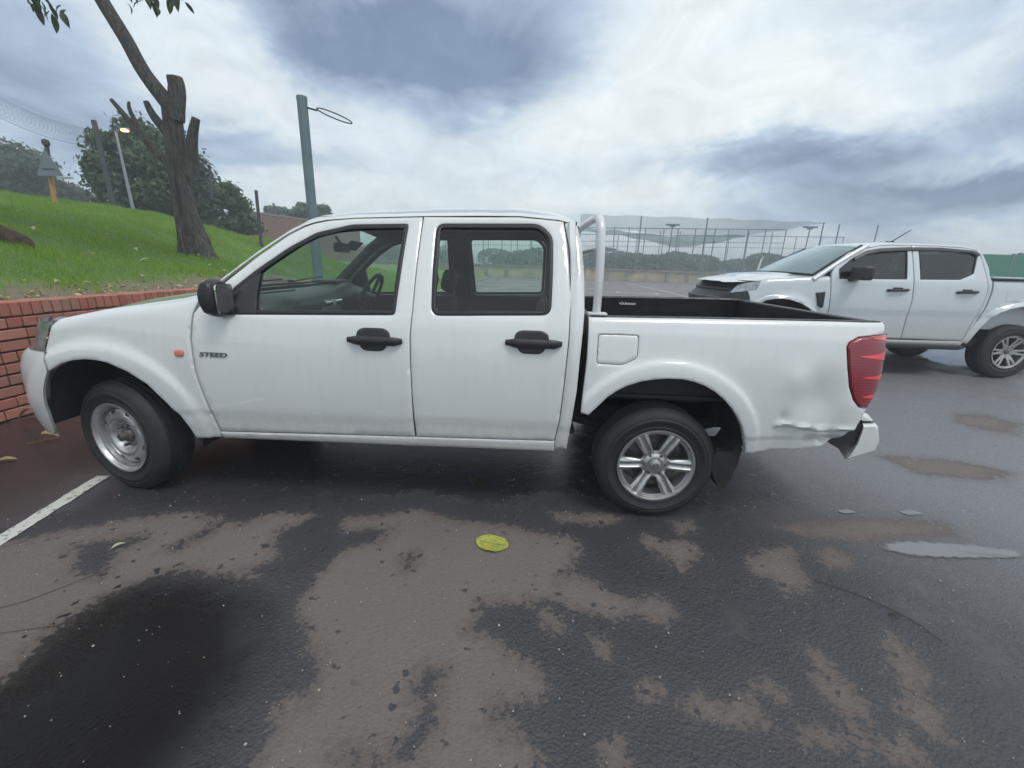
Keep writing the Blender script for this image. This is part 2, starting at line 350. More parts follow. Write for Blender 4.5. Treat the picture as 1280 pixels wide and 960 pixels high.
def bdist(loops, X, Z):
    m = np.full(len(X), 9.)
    for P in loops:
        P = np.asarray(P); Q = np.roll(P, -1, 0)
        for (a, b), (c, d) in zip(P, Q):
            L2 = (c-a)**2+(d-b)**2+1e-12; t = np.clip(((X-a)*(c-a)+(Z-b)*(d-b))/L2, 0, 1)
            m = np.minimum(m, np.hypot(X-a-t*(c-a), Z-b-t*(d-b)))
    return m
def sheet(outer, holes=(), step=.03, edge=.006):
    """triangulate an outline with holes into a fine sheet; returns 2-D verts, tris, flag per vert, boundary loops"""
    outer = resample(ccw(outer), step); holes = [resample(ccw(h)[::-1], step) for h in holes]
    loops = [outer]+holes; V = []; E = []; fl = []
    for P in loops:
        b = len(V); V += P; fl += [1]*len(P); E += [(b+i, b+(i+1) % len(P)) for i in range(len(P))]
    if edge:
        for P in loops:
            Q = offset(P, edge); V += Q; fl += [0]*len(Q)
    A = np.array(outer); xs = np.arange(A[:, 0].min(), A[:, 0].max(), step); zs = np.arange(A[:, 1].min(), A[:, 1].max(), step)
    X, Z = np.meshgrid(xs, zs); X[::2] += step/2; X = X.ravel(); Z = Z.ravel()
    ok = inside(outer, X, Z)
    for h in holes: ok &= ~inside(h, X, Z)
    X, Z = X[ok], Z[ok]; ok = bdist(loops, X, Z) > max(step*.45, edge*1.6); X, Z = X[ok], Z[ok]
    V += list(zip(X.tolist(), Z.tolist())); fl += [0]*len(X)
    rv, re, rf, ov, oe, of = delaunay_2d_cdt([Vector(p) for p in V], E, [], 0, 1e-7)
    P2 = np.array([tuple(p) for p in rv]); F = np.array([tuple(f) for f in rf])
    C = P2[F].mean(1); ok = inside(outer, C[:, 0], C[:, 1])
    for h in holes: ok &= ~inside(h, C[:, 0], C[:, 1])
    F = F[ok]; flag = [0]*len(P2)
    for i, src in enumerate(ov):
        if any(s_ < len(fl) and fl[s_] for s_ in src): flag[i] = 1
    return P2, F, flag, loops
def panel(name, outer, mapf, mat, parent, holes=(), step=.03, edge=.006, push=.004, jamb=.03, flip=False, smooth=42, extra=None):
    """a pressed panel: sheet with rolled edge and returned flange. mapf(a, b, depth) -> point"""
    P2, F, flag, loops = sheet(outer, holes, step, edge)
    V = [mapf(p[0], p[1], push if fl_ else 0.) for p, fl_ in zip(P2, flag)]; FF = [tuple(f) for f in F]
    if jamb:
        for P in loops:
            b = len(V); n = len(P)
            V += [mapf(p[0], p[1], push) for p in P]+[mapf(p[0], p[1], push+jamb) for p in P]
            FF += [(b+i, b+n+i, b+n+(i+1) % n, b+(i+1) % n) for i in range(n)]
    if extra: 
        b = len(V); V += extra[0]; FF += [tuple(i+b for i in f) for f in extra[1]]
    if flip: FF = [f[::-1] for f in FF]
    bm = bmesh.new(); bv = [bm.verts.new(p) for p in V]
    for f in FF:
        try: bm.faces.new([bv[i] for i in f])
        except ValueError: pass
    bmesh.ops.remove_doubles(bm, verts=bm.verts[:], dist=.0002)
    bm.verts.index_update(); VV = [q.co.copy() for q in bm.verts]; FF = [tuple(q.index for q in f.verts) for f in bm.faces]; bm.free()
    return mk(name, VV, FF, mat, parent, smooth)
def smooth01(t): t = max(0., min(1., t)); return t*t*(3-2*t)
def tabv(t, z):
    if z <= t[0][0]: return t[0][1]
    for (a, b), (c, d) in zip(t, t[1:]):
        if z <= c: return b+(d-b)*(z-a)/(c-a)
    return t[-1][1]
def ellipse(cx, cz, a, b, n=28, t0=0, t1=360): return [(cx+a*math.cos(R(t0+(t1-t0)*i/n)), cz+b*math.sin(R(t0+(t1-t0)*i/n))) for i in range(n if t1-t0 == 360 else n+1)]
def rrect(x0, z0, x1, z1, r_): return soften([(x0, z0), (x1, z0), (x1, z1), (x0, z1)], r_, 5)
def curve(P, k=5):
    P = [Vector(p) for p in P]; o = []
    for i in range(len(P)-1):
        a = P[max(i-1, 0)]; b = P[i]; c = P[i+1]; d = P[min(i+2, len(P)-1)]
        for j in range(k):
            t = j/k; o.append(.5*((2*b)+(c-a)*t+(2*a-5*b+4*c-d)*t*t+(3*b-a-3*c+d)*t**3))
    return o+[P[-1]]
# ================================================================== ground
def sd_poly(P, X, Y):
    d = bdist([P], X, Y); return np.where(inside(P, X, Y), -d, d)
def sx(lo, hi, st, far_, n):
    mid = np.arange(lo, hi+1e-6, st); g = np.geomspace(st*1.5, far_, n); return np.concatenate([lo-g[::-1], mid, hi+g])
gx, gy = sx(-1.4, 5.4, .026, 620, 30), sx(-1.6, 1.0, .026, 620, 30)
GX, GY = np.meshgrid(gx, gy); fx, fy = GX.ravel(), GY.ravel()
sel = (fx > -3) & (fx < 10) & (fy > -2.6) & (fy < 4)
wet = np.full(len(fx), .02)
if True:
    d = np.full(sel.sum(), 9.)
    for P in DRY: d = np.minimum(d, sd_poly(P, fx[sel], fy[sel]))
    w = np.full(sel.sum(), 9.)
    for P in WET: w = np.minimum(w, sd_poly(P, fx[sel], fy[sel]))
    wet[sel] = np.clip(np.maximum(d, -w), -.3, .3)
wet = np.minimum(wet, np.interp(fx+.35*np.sin(fy*2.1), [2.4, 4.6], [.30, .13]))
fade = np.clip((np.maximum(np.abs(fx-3)-5.5, fy-3.2))/3., 0, 1); wet = wet*(1-fade)+.02*fade
nx_, ny_ = len(gx), len(gy)
idx = np.arange(nx_*ny_).reshape(ny_, nx_)
q = np.stack([idx[:-1, :-1], idx[:-1, 1:], idx[1:, 1:], idx[1:, :-1]], -1).reshape(-1, 4)
me = bpy.data.meshes.new('ground'); me.from_pydata(np.stack([fx, fy, np.zeros_like(fx)], 1).tolist(), [], q.tolist()); me.update()
at = me.attributes.new('wet', 'FLOAT', 'POINT'); at.data.foreach_set('value', wet.astype(np.float32))
gm, b = new_mat('asphalt')
ge = N('ShaderNodeNewGeometry'); pos = ge.outputs['Position']; an = N('ShaderNodeAttribute'); an.attribute_name = 'wet'
n1 = noise(pos, 7, 8, .62); n2_ = noise(pos, 34, 6, .6); n3 = noise(pos, 1.3, 5, .6); fine = noise(pos, 170, 5, .7); agg = N('ShaderNodeTexVoronoi'); agg.inputs['Scale'].default_value = 95; L(pos, agg.inputs['Vector'])
far_n = noise(pos, .45, 6, .6)
dist = N('ShaderNodeVectorMath', operation='DISTANCE'); L(pos, dist.inputs[0]); dist.inputs[1].default_value = (2.5, -.5, 0)
farf = maprange(dist.outputs['Value'], 4.5, 9.5)
e_ = mth('ADD', mth('ADD', an.outputs['Fac'], -.012), mth('ADD', mth('MULTIPLY', mth('SUBTRACT', n1.outputs['Fac'], .5), .14), mth('ADD', mth('MULTIPLY', mth('SUBTRACT', n2_.outputs['Fac'], .5), .17), mth('MULTIPLY', mth('SUBTRACT', noise(pos, 90, 4, .6).outputs['Fac'], .5), .10))))
drops = mth('MULTIPLY', maprange(noise(pos, 19, 2, .4).outputs['Fac'], .648, .69), .5)
e_ = mth('ADD', e_, mth('MULTIPLY', drops, .25))
wetm = maprange(e_, -.016, .010)
farw = maprange(mth('ADD', far_n.outputs['Fac'], mth('MULTIPLY', n3.outputs['Fac'], .3)), .53, .68)
mw = N('ShaderNodeMix'); L(farf, mw.inputs[0]); L(wetm, mw.inputs[2]); L(farw, mw.inputs[3]); wetm = mw.outputs[0]
dryc = mixc(n3.outputs['Fac'], (.160, .132, .117), (.235, .195, .172)); dryc = mixc(mth('MULTIPLY', fine.outputs['Fac'], .9), dryc, (.105, .092, .092)); 
spk = maprange(agg.outputs['Distance'], .10, .04); dryc = mixc(mth('MULTIPLY', spk, .45), dryc, (.36, .33, .30)); dryc = mixc(mth('MULTIPLY', maprange(noise(pos, 58, 5, .7).outputs['Fac'], .56, .66), .45), dryc, (.085, .072, .068))
dryc = mixc(mth('MULTIPLY', maprange(e_, -.085, -.01), .38), dryc, (.070, .056, .050))
wetc = mixc(n3.outputs['Fac'], (.030, .031, .037), (.050, .050, .056)); wetc = mixc(mth('MULTIPLY', n2_.outputs['Fac'], .35), wetc, (.062, .060, .064))
spx = N('ShaderNodeSeparateXYZ'); L(pos, spx.inputs[0])
rgt = maprange(mth('ADD', mth('ADD', spx.outputs[0], mth('MULTIPLY', spx.outputs[1], .8)), mth('MULTIPLY', n3.outputs['Fac'], .8)), 3.6, 6.2)     # sky reflection painted in as a paler wet colour, growing to the right
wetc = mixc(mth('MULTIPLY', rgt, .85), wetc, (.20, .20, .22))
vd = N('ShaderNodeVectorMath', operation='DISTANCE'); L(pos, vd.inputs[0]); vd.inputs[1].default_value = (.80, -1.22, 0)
dark_refl = maprange(mth('ADD', vd.outputs['Value'], mth('MULTIPLY', mth('SUBTRACT', n1.outputs['Fac'], .5), .3)), .78, .42)      # dark overhead reflection in the pool, painted into the wet colour
wetc = mixc(dark_refl, wetc, (.010, .008, .008))
edge_ = maprange(e_, .10, .0)                       # damp halo, dries towards the edge
wetc = mixc(mth('MULTIPLY', edge_, .35), wetc, (.075, .064, .062))
# reddish silt left of the parking line, and the paler court far away
sp = N('ShaderNodeSeparateXYZ'); L(pos, sp.inputs[0])
red = mth('MULTIPLY', maprange(sp.outputs[0], -.25, -.7), maprange(sp.outputs[1], -1.1, -.6)); wetc = mixc(mth('MULTIPLY', red, .7), wetc, (.046, .032, .030)); dryc = mixc(mth('MULTIPLY', red, .6), dryc, (.13, .095, .088))
court = maprange(sp.outputs[1], 14, 24); dryc = mixc(mth('MULTIPLY', court, .8), dryc, (.22, .185, .195)); wetc = mixc(mth('MULTIPLY', court, .75), wetc, (.15, .125, .135))
L(mixc(wetm, dryc, wetc), b.inputs['Base Color']); L(mth('SUBTRACT', .5, mth('MULTIPLY', dark_refl, .28)), b.inputs['Specular IOR Level'])
pool = maprange(mth('ADD', e_, mth('MULTIPLY', mth('SUBTRACT', n1.outputs['Fac'], .5), .2)), .10, .24)   # water standing deep in the middle of a wet patch
rw2 = mth('SUBTRACT', mth('ADD', .30, mth('MULTIPLY', fine.outputs['Fac'], .22)), mth('MULTIPLY', pool, .20))
mr_ = N('ShaderNodeMix'); L(wetm, mr_.inputs[0]); mr_.inputs[2].default_value = .88; L(rw2, mr_.inputs[3]); L(mr_.outputs[0], b.inputs['Roughness'])
bh = mth('ADD', mth('MULTIPLY', fine.outputs['Fac'], .5), mth('MULTIPLY', agg.outputs['Distance'], .7))
bh = mth('MULTIPLY', bh, mth('SUBTRACT', 1.0, mth('MULTIPLY', pool, .8)))
bn_ = N('ShaderNodeBump'); bn_.inputs['Distance'].default_value = .006; bn_.inputs['Strength'].default_value = .9
L(bh, bn_.inputs['Height']); L(bn_.outputs[0], b.inputs['Normal'])
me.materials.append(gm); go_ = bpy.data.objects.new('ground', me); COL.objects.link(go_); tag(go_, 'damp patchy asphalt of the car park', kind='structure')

# painted lines: strips 4 mm up, broken at the edges
def linemat():
    m, b = new_mat('worn_line_paint'); ge = N('ShaderNodeNewGeometry'); n = noise(ge.outputs['Position'], 28, 7, .7); n_2 = noise(ge.outputs['Position'], 130, 4, .6)
    f = maprange(mth('ADD', n.outputs['Fac'], mth('MULTIPLY', n_2.outputs['Fac'], .25)), .66, .76)
    L(mixc(f, (.62, .61, .57), (.20, .18, .17)), b.inputs['Base Color']); b.inputs['Roughness'].default_value = .5
    bn = N('ShaderNodeBump'); bn.inputs['Strength'].default_value = .5; bn.inputs['Distance'].default_value = .004; L(n_2.outputs['Fac'], bn.inputs['Height']); L(bn.outputs[0], b.inputs['Normal']); return m
MT['line'] = linemat()
def strip(name, pts, w, label, z=.004):
    m = MB(); P = [Vector((*p, 0)) for p in pts]; rows = []
    fine_ = []
    for a, c in zip(P, P[1:]):
        k = max(1, int((c-a).length/.03)) if (c-a).length < 4 else 8
        fine_ += [(a.lerp(c, i/k), (c-a).normalized()) for i in range(k)]
    fine_.append((P[-1], (P[-1]-P[-2]).normalized()))
    for p, t in fine_:
        nrm = Vector((-t.y, t.x, 0)); j1, j2 = (rnd.uniform(-.004, .004) for _ in '12')
        rows.append([tuple(p+nrm*(w/2+j1)+Vector((0, 0, z))), tuple(p-nrm*(w/2+j2)+Vector((0, 0, z)))])
    m.grid(rows); o = m.build(name, MT['line'], None, 0, loc=tuple(P[0])); o['kind'] = 'structure'; o['label'] = label; return o
strip('parking_line', [(-.415, .185), (-.29, -.44), (-.10, -1.40)], .085, 'worn white parking bay line ending at the front wheel')
strip('court_line', [(11.6, 40.5), (10.9, 23.0), (10.4, 14)], .12, 'white court line running away behind the load bed')
strip('court_line', [(-22, 38.0), (34, 38.5)], .10, 'white court line along the low wall')
strip('court_line', [(-2.9, 15.5), (2.2, 30)], .10, 'white court line seen through the rear window')
th_ = [2*math.pi*i/40 for i in range(41)]
strip('court_circle', [(-.8+1.9*math.cos(t), 16.5+1.9*math.sin(t)) for t in th_], .08, 'white centre circle painted on the court')
strip('court_circle', [(8.6+1.2*math.cos(t), 24+1.2*math.sin(t)) for t in th_], .14, 'small white circle painted on the court')

# standing water
def watermat():
    m, b = new_mat('standing_water'); b.inputs['Base Color'].default_value = (.13, .13, .14, 1); b.inputs['Roughness'].default_value = .03; b.inputs['IOR'].default_value = 1.6
    b.inputs['Specular IOR Level'].default_value = 1.
    ge = N('ShaderNodeNewGeometry'); at_ = N('ShaderNodeAttribute'); at_.attribute_name = 'deep'; n8 = noise(ge.outputs['Position'], 22, 6, .65); tr_ = N('ShaderNodeBsdfTransparent'); mx = N('ShaderNodeMixShader'); L(maprange(mth('ADD', at_.outputs['Fac'], mth('MULTIPLY', mth('SUBTRACT', n8.outputs['Fac'], .5), .9)), .05, .85), mx.inputs[0]); L(tr_.outputs[0], mx.inputs[1]); L(b.outputs[0], mx.inputs[2]); L(mx.outputs[0], nt.nodes['Material Output'].inputs[0]); n = noise(ge.outputs['Position'], 9, 3, .5); bn = N('ShaderNodeBump'); bn.inputs['Strength'].default_value = .04; bn.inputs['Distance'].default_value = .01; L(n.outputs['Fac'], bn.inputs['Height']); L(bn.outputs[0], b.inputs['Normal']); return m
MT['water'] = watermat()
for P, lb_ in zip(PUD, PUDL):
    c = np.mean(P, 0); sc__ = max(np.ptp(np.array(P), 0)); Q = soften(ccw([tuple(p) for p in P]), .3*sc__, 4); Q = resample(Q, max(.02, sc__/50)); Q = [(x+sc__*.010*math.sin(17*x/sc__+i*.9), y+sc__*.006*math.sin(i*1.3)) for i, (x, y) in enumerate(Q)]
    Qi = [(c[0]+(x-c[0])*.78, c[1]+(y-c[1])*.62) for x, y in Q]; nq = len(Q)
    m = MB(); m.add([(x, y, .005) for x, y in Q+Qi]+[(c[0], c[1], .005)], [(i, (i+1) % nq, nq+(i+1) % nq, nq+i) for i in range(nq)]+[(nq+i, nq+(i+1) % nq, 2*nq) for i in range(nq)])
    o = m.build('puddle', MT['water'], None, 0, loc=(c[0], c[1], 0)); at = o.data.attributes.new('deep', 'FLOAT', 'POINT'); at.data.foreach_set('value', [0.]*nq+[1.]*(nq+1)); o['kind'] = 'structure'; o['label'] = lb_

# ================================================================== grass bank, with its brick retaining wall
def sstep(a, b, x): t = np.clip((x-a)/(b-a), 0, 1); return t*t*(3-2*t)
WX = -2.10
def bankz(x, y):
    x = np.asarray(x, float); y = np.asarray(y, float)
    d = WX-.20-x; edge = 1.0-.86*sstep(6.0, 10.0, y)*(1-sstep(.5, 6., d)*(1-sstep(14., 24., y)))
    slope = .205-.075*sstep(10, 24, y)-.03*sstep(24, 45, y)
    z = edge+slope*np.clip(d, 0, 9.5)+.10*(1-np.exp(-np.clip(d, 0, 9)/1.2))*0
    z = z-np.clip(d-9.5, 0, 30)*.035
    z = z+.05*np.sin(x*1.3+y*.7)+.03*np.sin(x*2.9-y*1.7)*np.clip(d, 0, 1)
    z = z-.25*np.exp(-((x+4.2)/1.6)**2-((y-13)/4.)**2)*np.clip(d, 0, 1)
    return z-.05
bx = np.concatenate([np.linspace(-2.30, -12, 70), np.linspace(-12.5, -60, 24)]); by = np.concatenate([np.linspace(-8, 20, 110), np.linspace(21, 90, 30)])
BX, BY = np.meshgrid(bx, by); BZ = bankz(BX, BY)
idx = np.arange(BX.size).reshape(BX.shape); q = np.stack([idx[:-1, :-1], idx[:-1, 1:], idx[1:, 1:], idx[1:, :-1]], -1).reshape(-1, 4)
def grassground():
    m, b = new_mat('turf_soil'); ge = N('ShaderNodeNewGeometry'); pos = ge.outputs['Position']
    n = noise(pos, .55, 6, .6); n_2 = noise(pos, 9, 6, .65); sp = N('ShaderNodeSeparateXYZ'); L(pos, sp.inputs[0])
    c = mixc(maprange(n.outputs['Fac'], .35, .65), (.10, .19, .035), (.16, .28, .05)); c = mixc(mth('MULTIPLY', n_2.outputs['Fac'], .6), c, (.055, .095, .03))
    soil = maprange(mth('ADD', sp.outputs[0], mth('MULTIPLY', mth('SUBTRACT', n_2.outputs['Fac'], .5), 1.1)), -3.30, -2.75)
    c = mixc(mth('MULTIPLY', soil, .85), c, (.20, .15, .115)); L(c, b.inputs['Base Color']); b.inputs['Roughness'].default_value = .95
    bn = N('ShaderNodeBump'); bn.inputs['Strength'].default_value = .8; bn.inputs['Distance'].default_value = .03; L(n_2.outputs['Fac'], bn.inputs['Height']); L(bn.outputs[0], b.inputs['Normal']); return m
bk = mk('grass_bank', np.stack([BX.ravel(), BY.ravel(), BZ.ravel()], 1), q[:, ::-1], grassground(), None, 60); bk['kind'] = 'structure'; bk['label'] = 'green grass bank rising behind the brick wall'
# far rising ground behind the bank on the left
# blades
def blades(name, n, xr, yr, h0, h1, wd, mat, dens=None, label=''):
    x = nrs.uniform(*xr, n); y = yr[0]+(yr[1]-yr[0])*nrs.uniform(0, 1, n)**1.35
    keep = np.ones(n, bool)
    if dens is not None: keep = nrs.uniform(0, 1, n) < dens(x, y)
    x, y = x[keep], y[keep]; n = len(x); z = bankz(x, y)-.01
    a = nrs.uniform(0, 2*np.pi, n); clump = .6+.7*(.5+.5*np.sin(x*3.1+1.7*np.sin(y*2.3)))*(.5+.5*np.sin(y*3.7+x))
    h = nrs.uniform(h0, h1, n)*clump*(1+.03*y); w = wd*(1+.05*np.clip(y-3, 0, 30)); ln = nrs.uniform(.1, .6, n)*h; la = nrs.uniform(0, 2*np.pi, n)
    V = np.zeros((n, 3, 3)); V[:, 0] = np.stack([x-w*np.cos(a), y-w*np.sin(a), z], 1); V[:, 1] = np.stack([x+w*np.cos(a), y+w*np.sin(a), z], 1)
    V[:, 2] = np.stack([x+ln*np.cos(la), y+ln*np.sin(la), z+h], 1)
    me = bpy.data.meshes.new(name); me.vertices.add(3*n); me.vertices.foreach_set('co', V.ravel()); me.loops.add(3*n); me.loops.foreach_set('vertex_index', np.arange(3*n))
    me.polygons.add(n); me.polygons.foreach_set('loop_start', np.arange(0, 3*n, 3)); me.polygons.foreach_set('loop_total', np.full(n, 3)); me.update(); me.validate()
    me.materials.append(mat); o = bpy.data.objects.new(name, me); COL.objects.link(o); return tag(o, label, 'grass', kind='stuff')
soild = lambda x, y: np.clip((-2.62-x+.35*np.sin(y*2.1)*np.sin(x*3)+.25*np.sin(y*5.3))/.7, .05, 1)
gmt = leafmat('grass_blades', (.15, .29, .030), (.33, .50, .050), .5, (.36, .33, .10))
blades('grass', 230000, (-12.5, -2.32), (-2, 26), .05, .11, .006, gmt, soild, 'bright green grass covering the sloping bank')

# brick retaining wall, running away from the camera
wl = empty('retaining_wall', (WX, 3.5, 0), 'low red brick retaining wall with a soldier course on top, below the grass bank', 'brick wall')
bmat = objrand('red_brick', (.34, .108, .080), (.50, .22, .16), .85, .5, 70, (.26, .19, .14)); mort = simple('mortar', (.13, .10, .085), .95, 0, 0, .3, 12, bump=.4, bscale=80)
MB().box((WX-.114, 3.0, .43), (.20, 9.0, .86)).build('wall_core', mort, wl)
MB().box((WX-.114, 3.0, .905), (.19, 9.0, .10)).build('coping_core', mort, wl)
def brickmesh(name, lx, ly, lz):
    bm = bmesh.new(); bmesh.ops.create_cube(bm, size=1)
    for v in bm.verts: v.co = Vector((v.co.x*lx, v.co.y*ly, v.co.z*lz))
    bmesh.ops.bevel(bm, geom=bm.edges[:], offset=.005, segments=1, affect='EDGES')
    me = bpy.data.meshes.new(name); bm.to_mesh(me); bm.free(); me.materials.append(bmat); return me
ms = brickmesh('brick_stretcher', .05, .212, .078); mh = brickmesh('brick_header', .05, .100, .078); mc = brickmesh('brick_coping', .225, .070, .115)
stuffb = MB()
wlo = ORG[wl.name]
def put(me_, p, rz=0.):
    o = bpy.data.objects.new('brick', me_); COL.objects.link(o); o.parent = wl; o.location = Vector(p)-wlo; o.rotation_euler = (rnd.uniform(-.012, .012), rnd.uniform(-.01, .01), rz+rnd.uniform(-.012, .012)); return o
nb = 0
for c in range(9):
    z = .048+c*.0945; y = -.6+(.11 if c % 2 else 0)+rnd.uniform(-.03, .03)
    while y < 7.2:
        hd = (c % 3 == 2) and rnd.random() < .8 or rnd.random() < .12
        ln = .112 if hd else .223; yc = y+ln/2
        if .75 < yc < 3.6 and nb < 150: put(mh if hd else ms, (WX+.004+rnd.uniform(-.004, .004), yc, z)); nb += 1
        else: stuffb.box((WX+.003, yc, z), (.05, ln-.011, .078))
        y += ln
y = -.6
while y < 7.2:
    if .6 < y < 6.2: put(mc, (WX-.095+rnd.uniform(-.004, .004), y, .917+rnd.uniform(-.003, .003)))
    else: stuffb.box((WX-.095, y, .917), (.225, .070, .115))
    y += .0815
so_ = stuffb.build('brickwork', bmat, wl, 0); so_['kind'] = 'stuff'
# kerb where the wall has ended
kb = MB(); kb.box((WX-.07, 26, .05), (.14, 37.5, .14), bev=.02); kbo = kb.build('kerb', simple('kerb_concrete', (.28, .26, .24), .9, 0, 0, .2, 9, bump=.3), None, 30, loc=(WX, 26, 0)); kbo['kind'] = 'structure'
# leaf litter, soil crumbs and cuttings behind the coping
lit1 = leafmat('dry_leaf', (.30, .19, .08), (.42, .33, .17), .1); lit2 = leafmat('pale_cutting', (.36, .42, .16), (.62, .60, .40), .2)
def leafshape(l, w, curl, n=6):
    V = []; F = []
    for i in range(n+1):
        t = i/n; ww = w*math.sin(math.pi*min(1, t*1.02+.0))**.8*(1-.25*t); x = l*(t-.5); z = curl*(math.sin(math.pi*t)*.5+.35*t*t)*l
        V += [(x, -ww, z+.35*abs(ww)), (x, 0, z), (x, ww, z+.35*abs(ww)*(1+curl))]
    for i in range(n):
        for j in range(2): a = i*3+j; F.append((a, a+1, a+4, a+3))
    return V, F
def leaf(name, p, l, w, rz, mat, label, cat='leaf', curl=.2, group=None, tilt=0.):
    V, F = leafshape(l, w, curl); m = MB(); rot = Matrix.Rotation(rz, 3, 'Z') @ Matrix.Rotation(tilt, 3, 'X')
    m.add([rot @ Vector(v)+Vector(p)+Vector((0, 0, .004)) for v in V], F)
    m.tube([rot @ Vector((-l*.5-l*.18, .0, .002))+Vector(p)+Vector((0, 0, .004)), rot @ Vector((l*.45, 0, curl*l*.3))+Vector(p)+Vector((0, 0, .004))], l*.008, 5)
    o = m.build(name, mat, None, 50, loc=p); return tag(o, label, cat, group)
for i in range(210):
    y = rnd.uniform(-.5, 6); x = WX-.28-abs(rnd.gauss(0, .35)); big_ = rnd.random() < .25
    o = leaf('dry_leaf', (x, y, float(bankz(x, y))+.012), rnd.uniform(.06, .13) if big_ else rnd.uniform(.03, .07), .020, rnd.uniform(0, 6.3), lit1 if rnd.random() < .6 else lit2, 'small dry leaf fallen on the soil strip behind the brick wall', 'leaf', .4, 'leaf litter behind the wall', rnd.uniform(-.5, .5))
for i, (u_, y_) in enumerate([(.9, 4.3), (1.5, 4.6), (2.2, 5.2), (1.2, 5.6), (2.0, 6.4), (.8, 6.2), (3.0, 4.4), (.6, 3.5), (1.6, 3.8), (2.6, 7.2), (.5, 5.0), (1.0, 7.4), (3.4, 6.0)]):
    x = WX-.3-u_; leaf('pale_leaf', (x, y_, float(bankz(x, y_))+.06), .17, .035, rnd.uniform(0, 6), lit2, 'pale yellow leaf lying on the grass bank', 'leaf', .4, 'pale leaves on the bank', rnd.uniform(-.6, .6))
# yellow leaf and brown leaves on the asphalt
def yellowleaf():
    m, b = new_mat('yellow_leaf'); tcn = N('ShaderNodeTexCoord'); n = noise(tcn.outputs['Object'], 45, 6, .7); w_ = N('ShaderNodeTexWave'); w_.inputs['Scale'].default_value = 26; w_.inputs['Distortion'].default_value = 2; L(tcn.outputs['Object'], w_.inputs[0])
    c = mixc(maprange(n.outputs['Fac'], .42, .62), (.45, .42, .06), (.22, .29, .05)); c = mixc(mth('MULTIPLY', w_.outputs['Fac'], .35), c, (.55, .52, .18)); c = mixc(maprange(n.outputs['Fac'], .68, .72), c, (.10, .07, .02)); L(c, b.inputs['Base Color']); b.inputs['Roughness'].default_value = .4; return m
m = MB(); P = [( .076*math.cos(t)*(1+.16*abs(math.cos(t))**9), .068*math.sin(t)*(1+.05*math.sin(7*t)*math.cos(3*t))) for t in [2*math.pi*i/36 for i in range(36)]]
rings = [[(x*k, y*k, .004+.010*k*k*(.6+.4*math.sin(3*math.atan2(y, x)))) for x, y in P] for k in (1, .75, .5, .25)]
V = [p for r_ in rings for p in r_]+[(0, 0, .004)]; F = [(j*36+i, j*36+(i+1) % 36, (j+1)*36+(i+1) % 36, (j+1)*36+i) for j in range(3) for i in range(36)]+[(108+i, 108+(i+1) % 36, 144) for i in range(36)]
rot = Matrix.Rotation(R(-12), 3, 'Z'); m.add([rot @ Vector(v)+Vector((2.17, -.285, 0)) for v in V], F)
m.tube([rot @ Vector((-.085, .006, .010))+Vector((2.17, -.285, 0)), rot @ Vector((0, 0, .008))+Vector((2.17, -.285, 0)), rot @ Vector((.07, 0, .015))+Vector((2.17, -.285, 0))], .0016, 5)
yl = tag(m.build('yellow_leaf', yellowleaf(), None, 50, loc=(2.17, -.285, 0)), 'round yellow green leaf lying flat on the asphalt below the pickup', 'leaf')
m = MB(); qv = lambda x, y: rot @ Vector((x, y, .008+.010*((x/.08)**2+(y/.07)**2)*.6))+Vector((2.17, -.285, .001))
m.tube([qv(x, 0) for x in (-.085, -.05, 0, .05, .08)], .0013, 5)
for k in range(5):
    for s_ in (-1, 1): m.tube([qv(-.055+k*.024, 0), qv(-.035+k*.024, s_*.028), qv(-.025+k*.022, s_*.050)], .0008, 4)
vn = m.build('leaf_veins', simple('leaf_vein', (.50, .50, .22), .5), None, 50, loc=(2.17, -.285, 0)); vn.parent = yl; vn.location = (0, 0, 0)
leaf('brown_leaf', (-1.28, .60, .01), .17, .04, .35, lit1, 'curled brown leaf on the damp ground just ahead of the front wheel', 'leaf', .7)
leaf('brown_leaf', (-1.22, .29, .0), .13, .028, .5, lit1, 'narrow tan leaf on the ground at the left edge', 'leaf', .3)
leaf('brown_leaf', (-1.86, 1.0, .01), .22, .05, .3, lit1, 'large curled brown leaf against the foot of the brick wall', 'leaf', .8)
leaf('brown_leaf', (3.93, -.62, .0), .05, .009, -.3, simple('dark_leaf', (.03, .02, .015), .7), 'tiny dark leaf on wet asphalt at the right', 'leaf', .3)
leaf('green_leaf', (.33, -.47, .0), .06, .012, .9, lit2, 'small yellow green leaf on the dark patch near the parking line', 'leaf', .3)
# twigs
tw = simple('twig', (.16, .12, .09), .8)
for P, lb_ in (([(.12, -.92), (.26, -.84), (.33, -.76), (.40, -.66)], 'thin curved twig at the left edge of the wet patch'), ([(.18, -1.02), (.35, -.98), (.52, -.93)], 'short straight twig inside the large wet patch')):
    m = MB(); m.tube(curve([(x, y, .005) for x, y in P], 4), .0022, 5); tag(m.build('twig', tw, None, 30, loc=(*P[0], 0)), lb_, 'twig')
m = MB(); m.tube(curve([(3.72, -.42, .004), (3.86, -.50, .004), (3.98, -.62, .004), (4.02, -.74, .004)], 5), .0016, 4); tag(m.build('twig', simple('dark_twig', (.03, .025, .02), .8), None, 30, loc=(3.72, -.42, 0)), 'long thin dark twig on wet asphalt right of the rear wheel', 'twig')
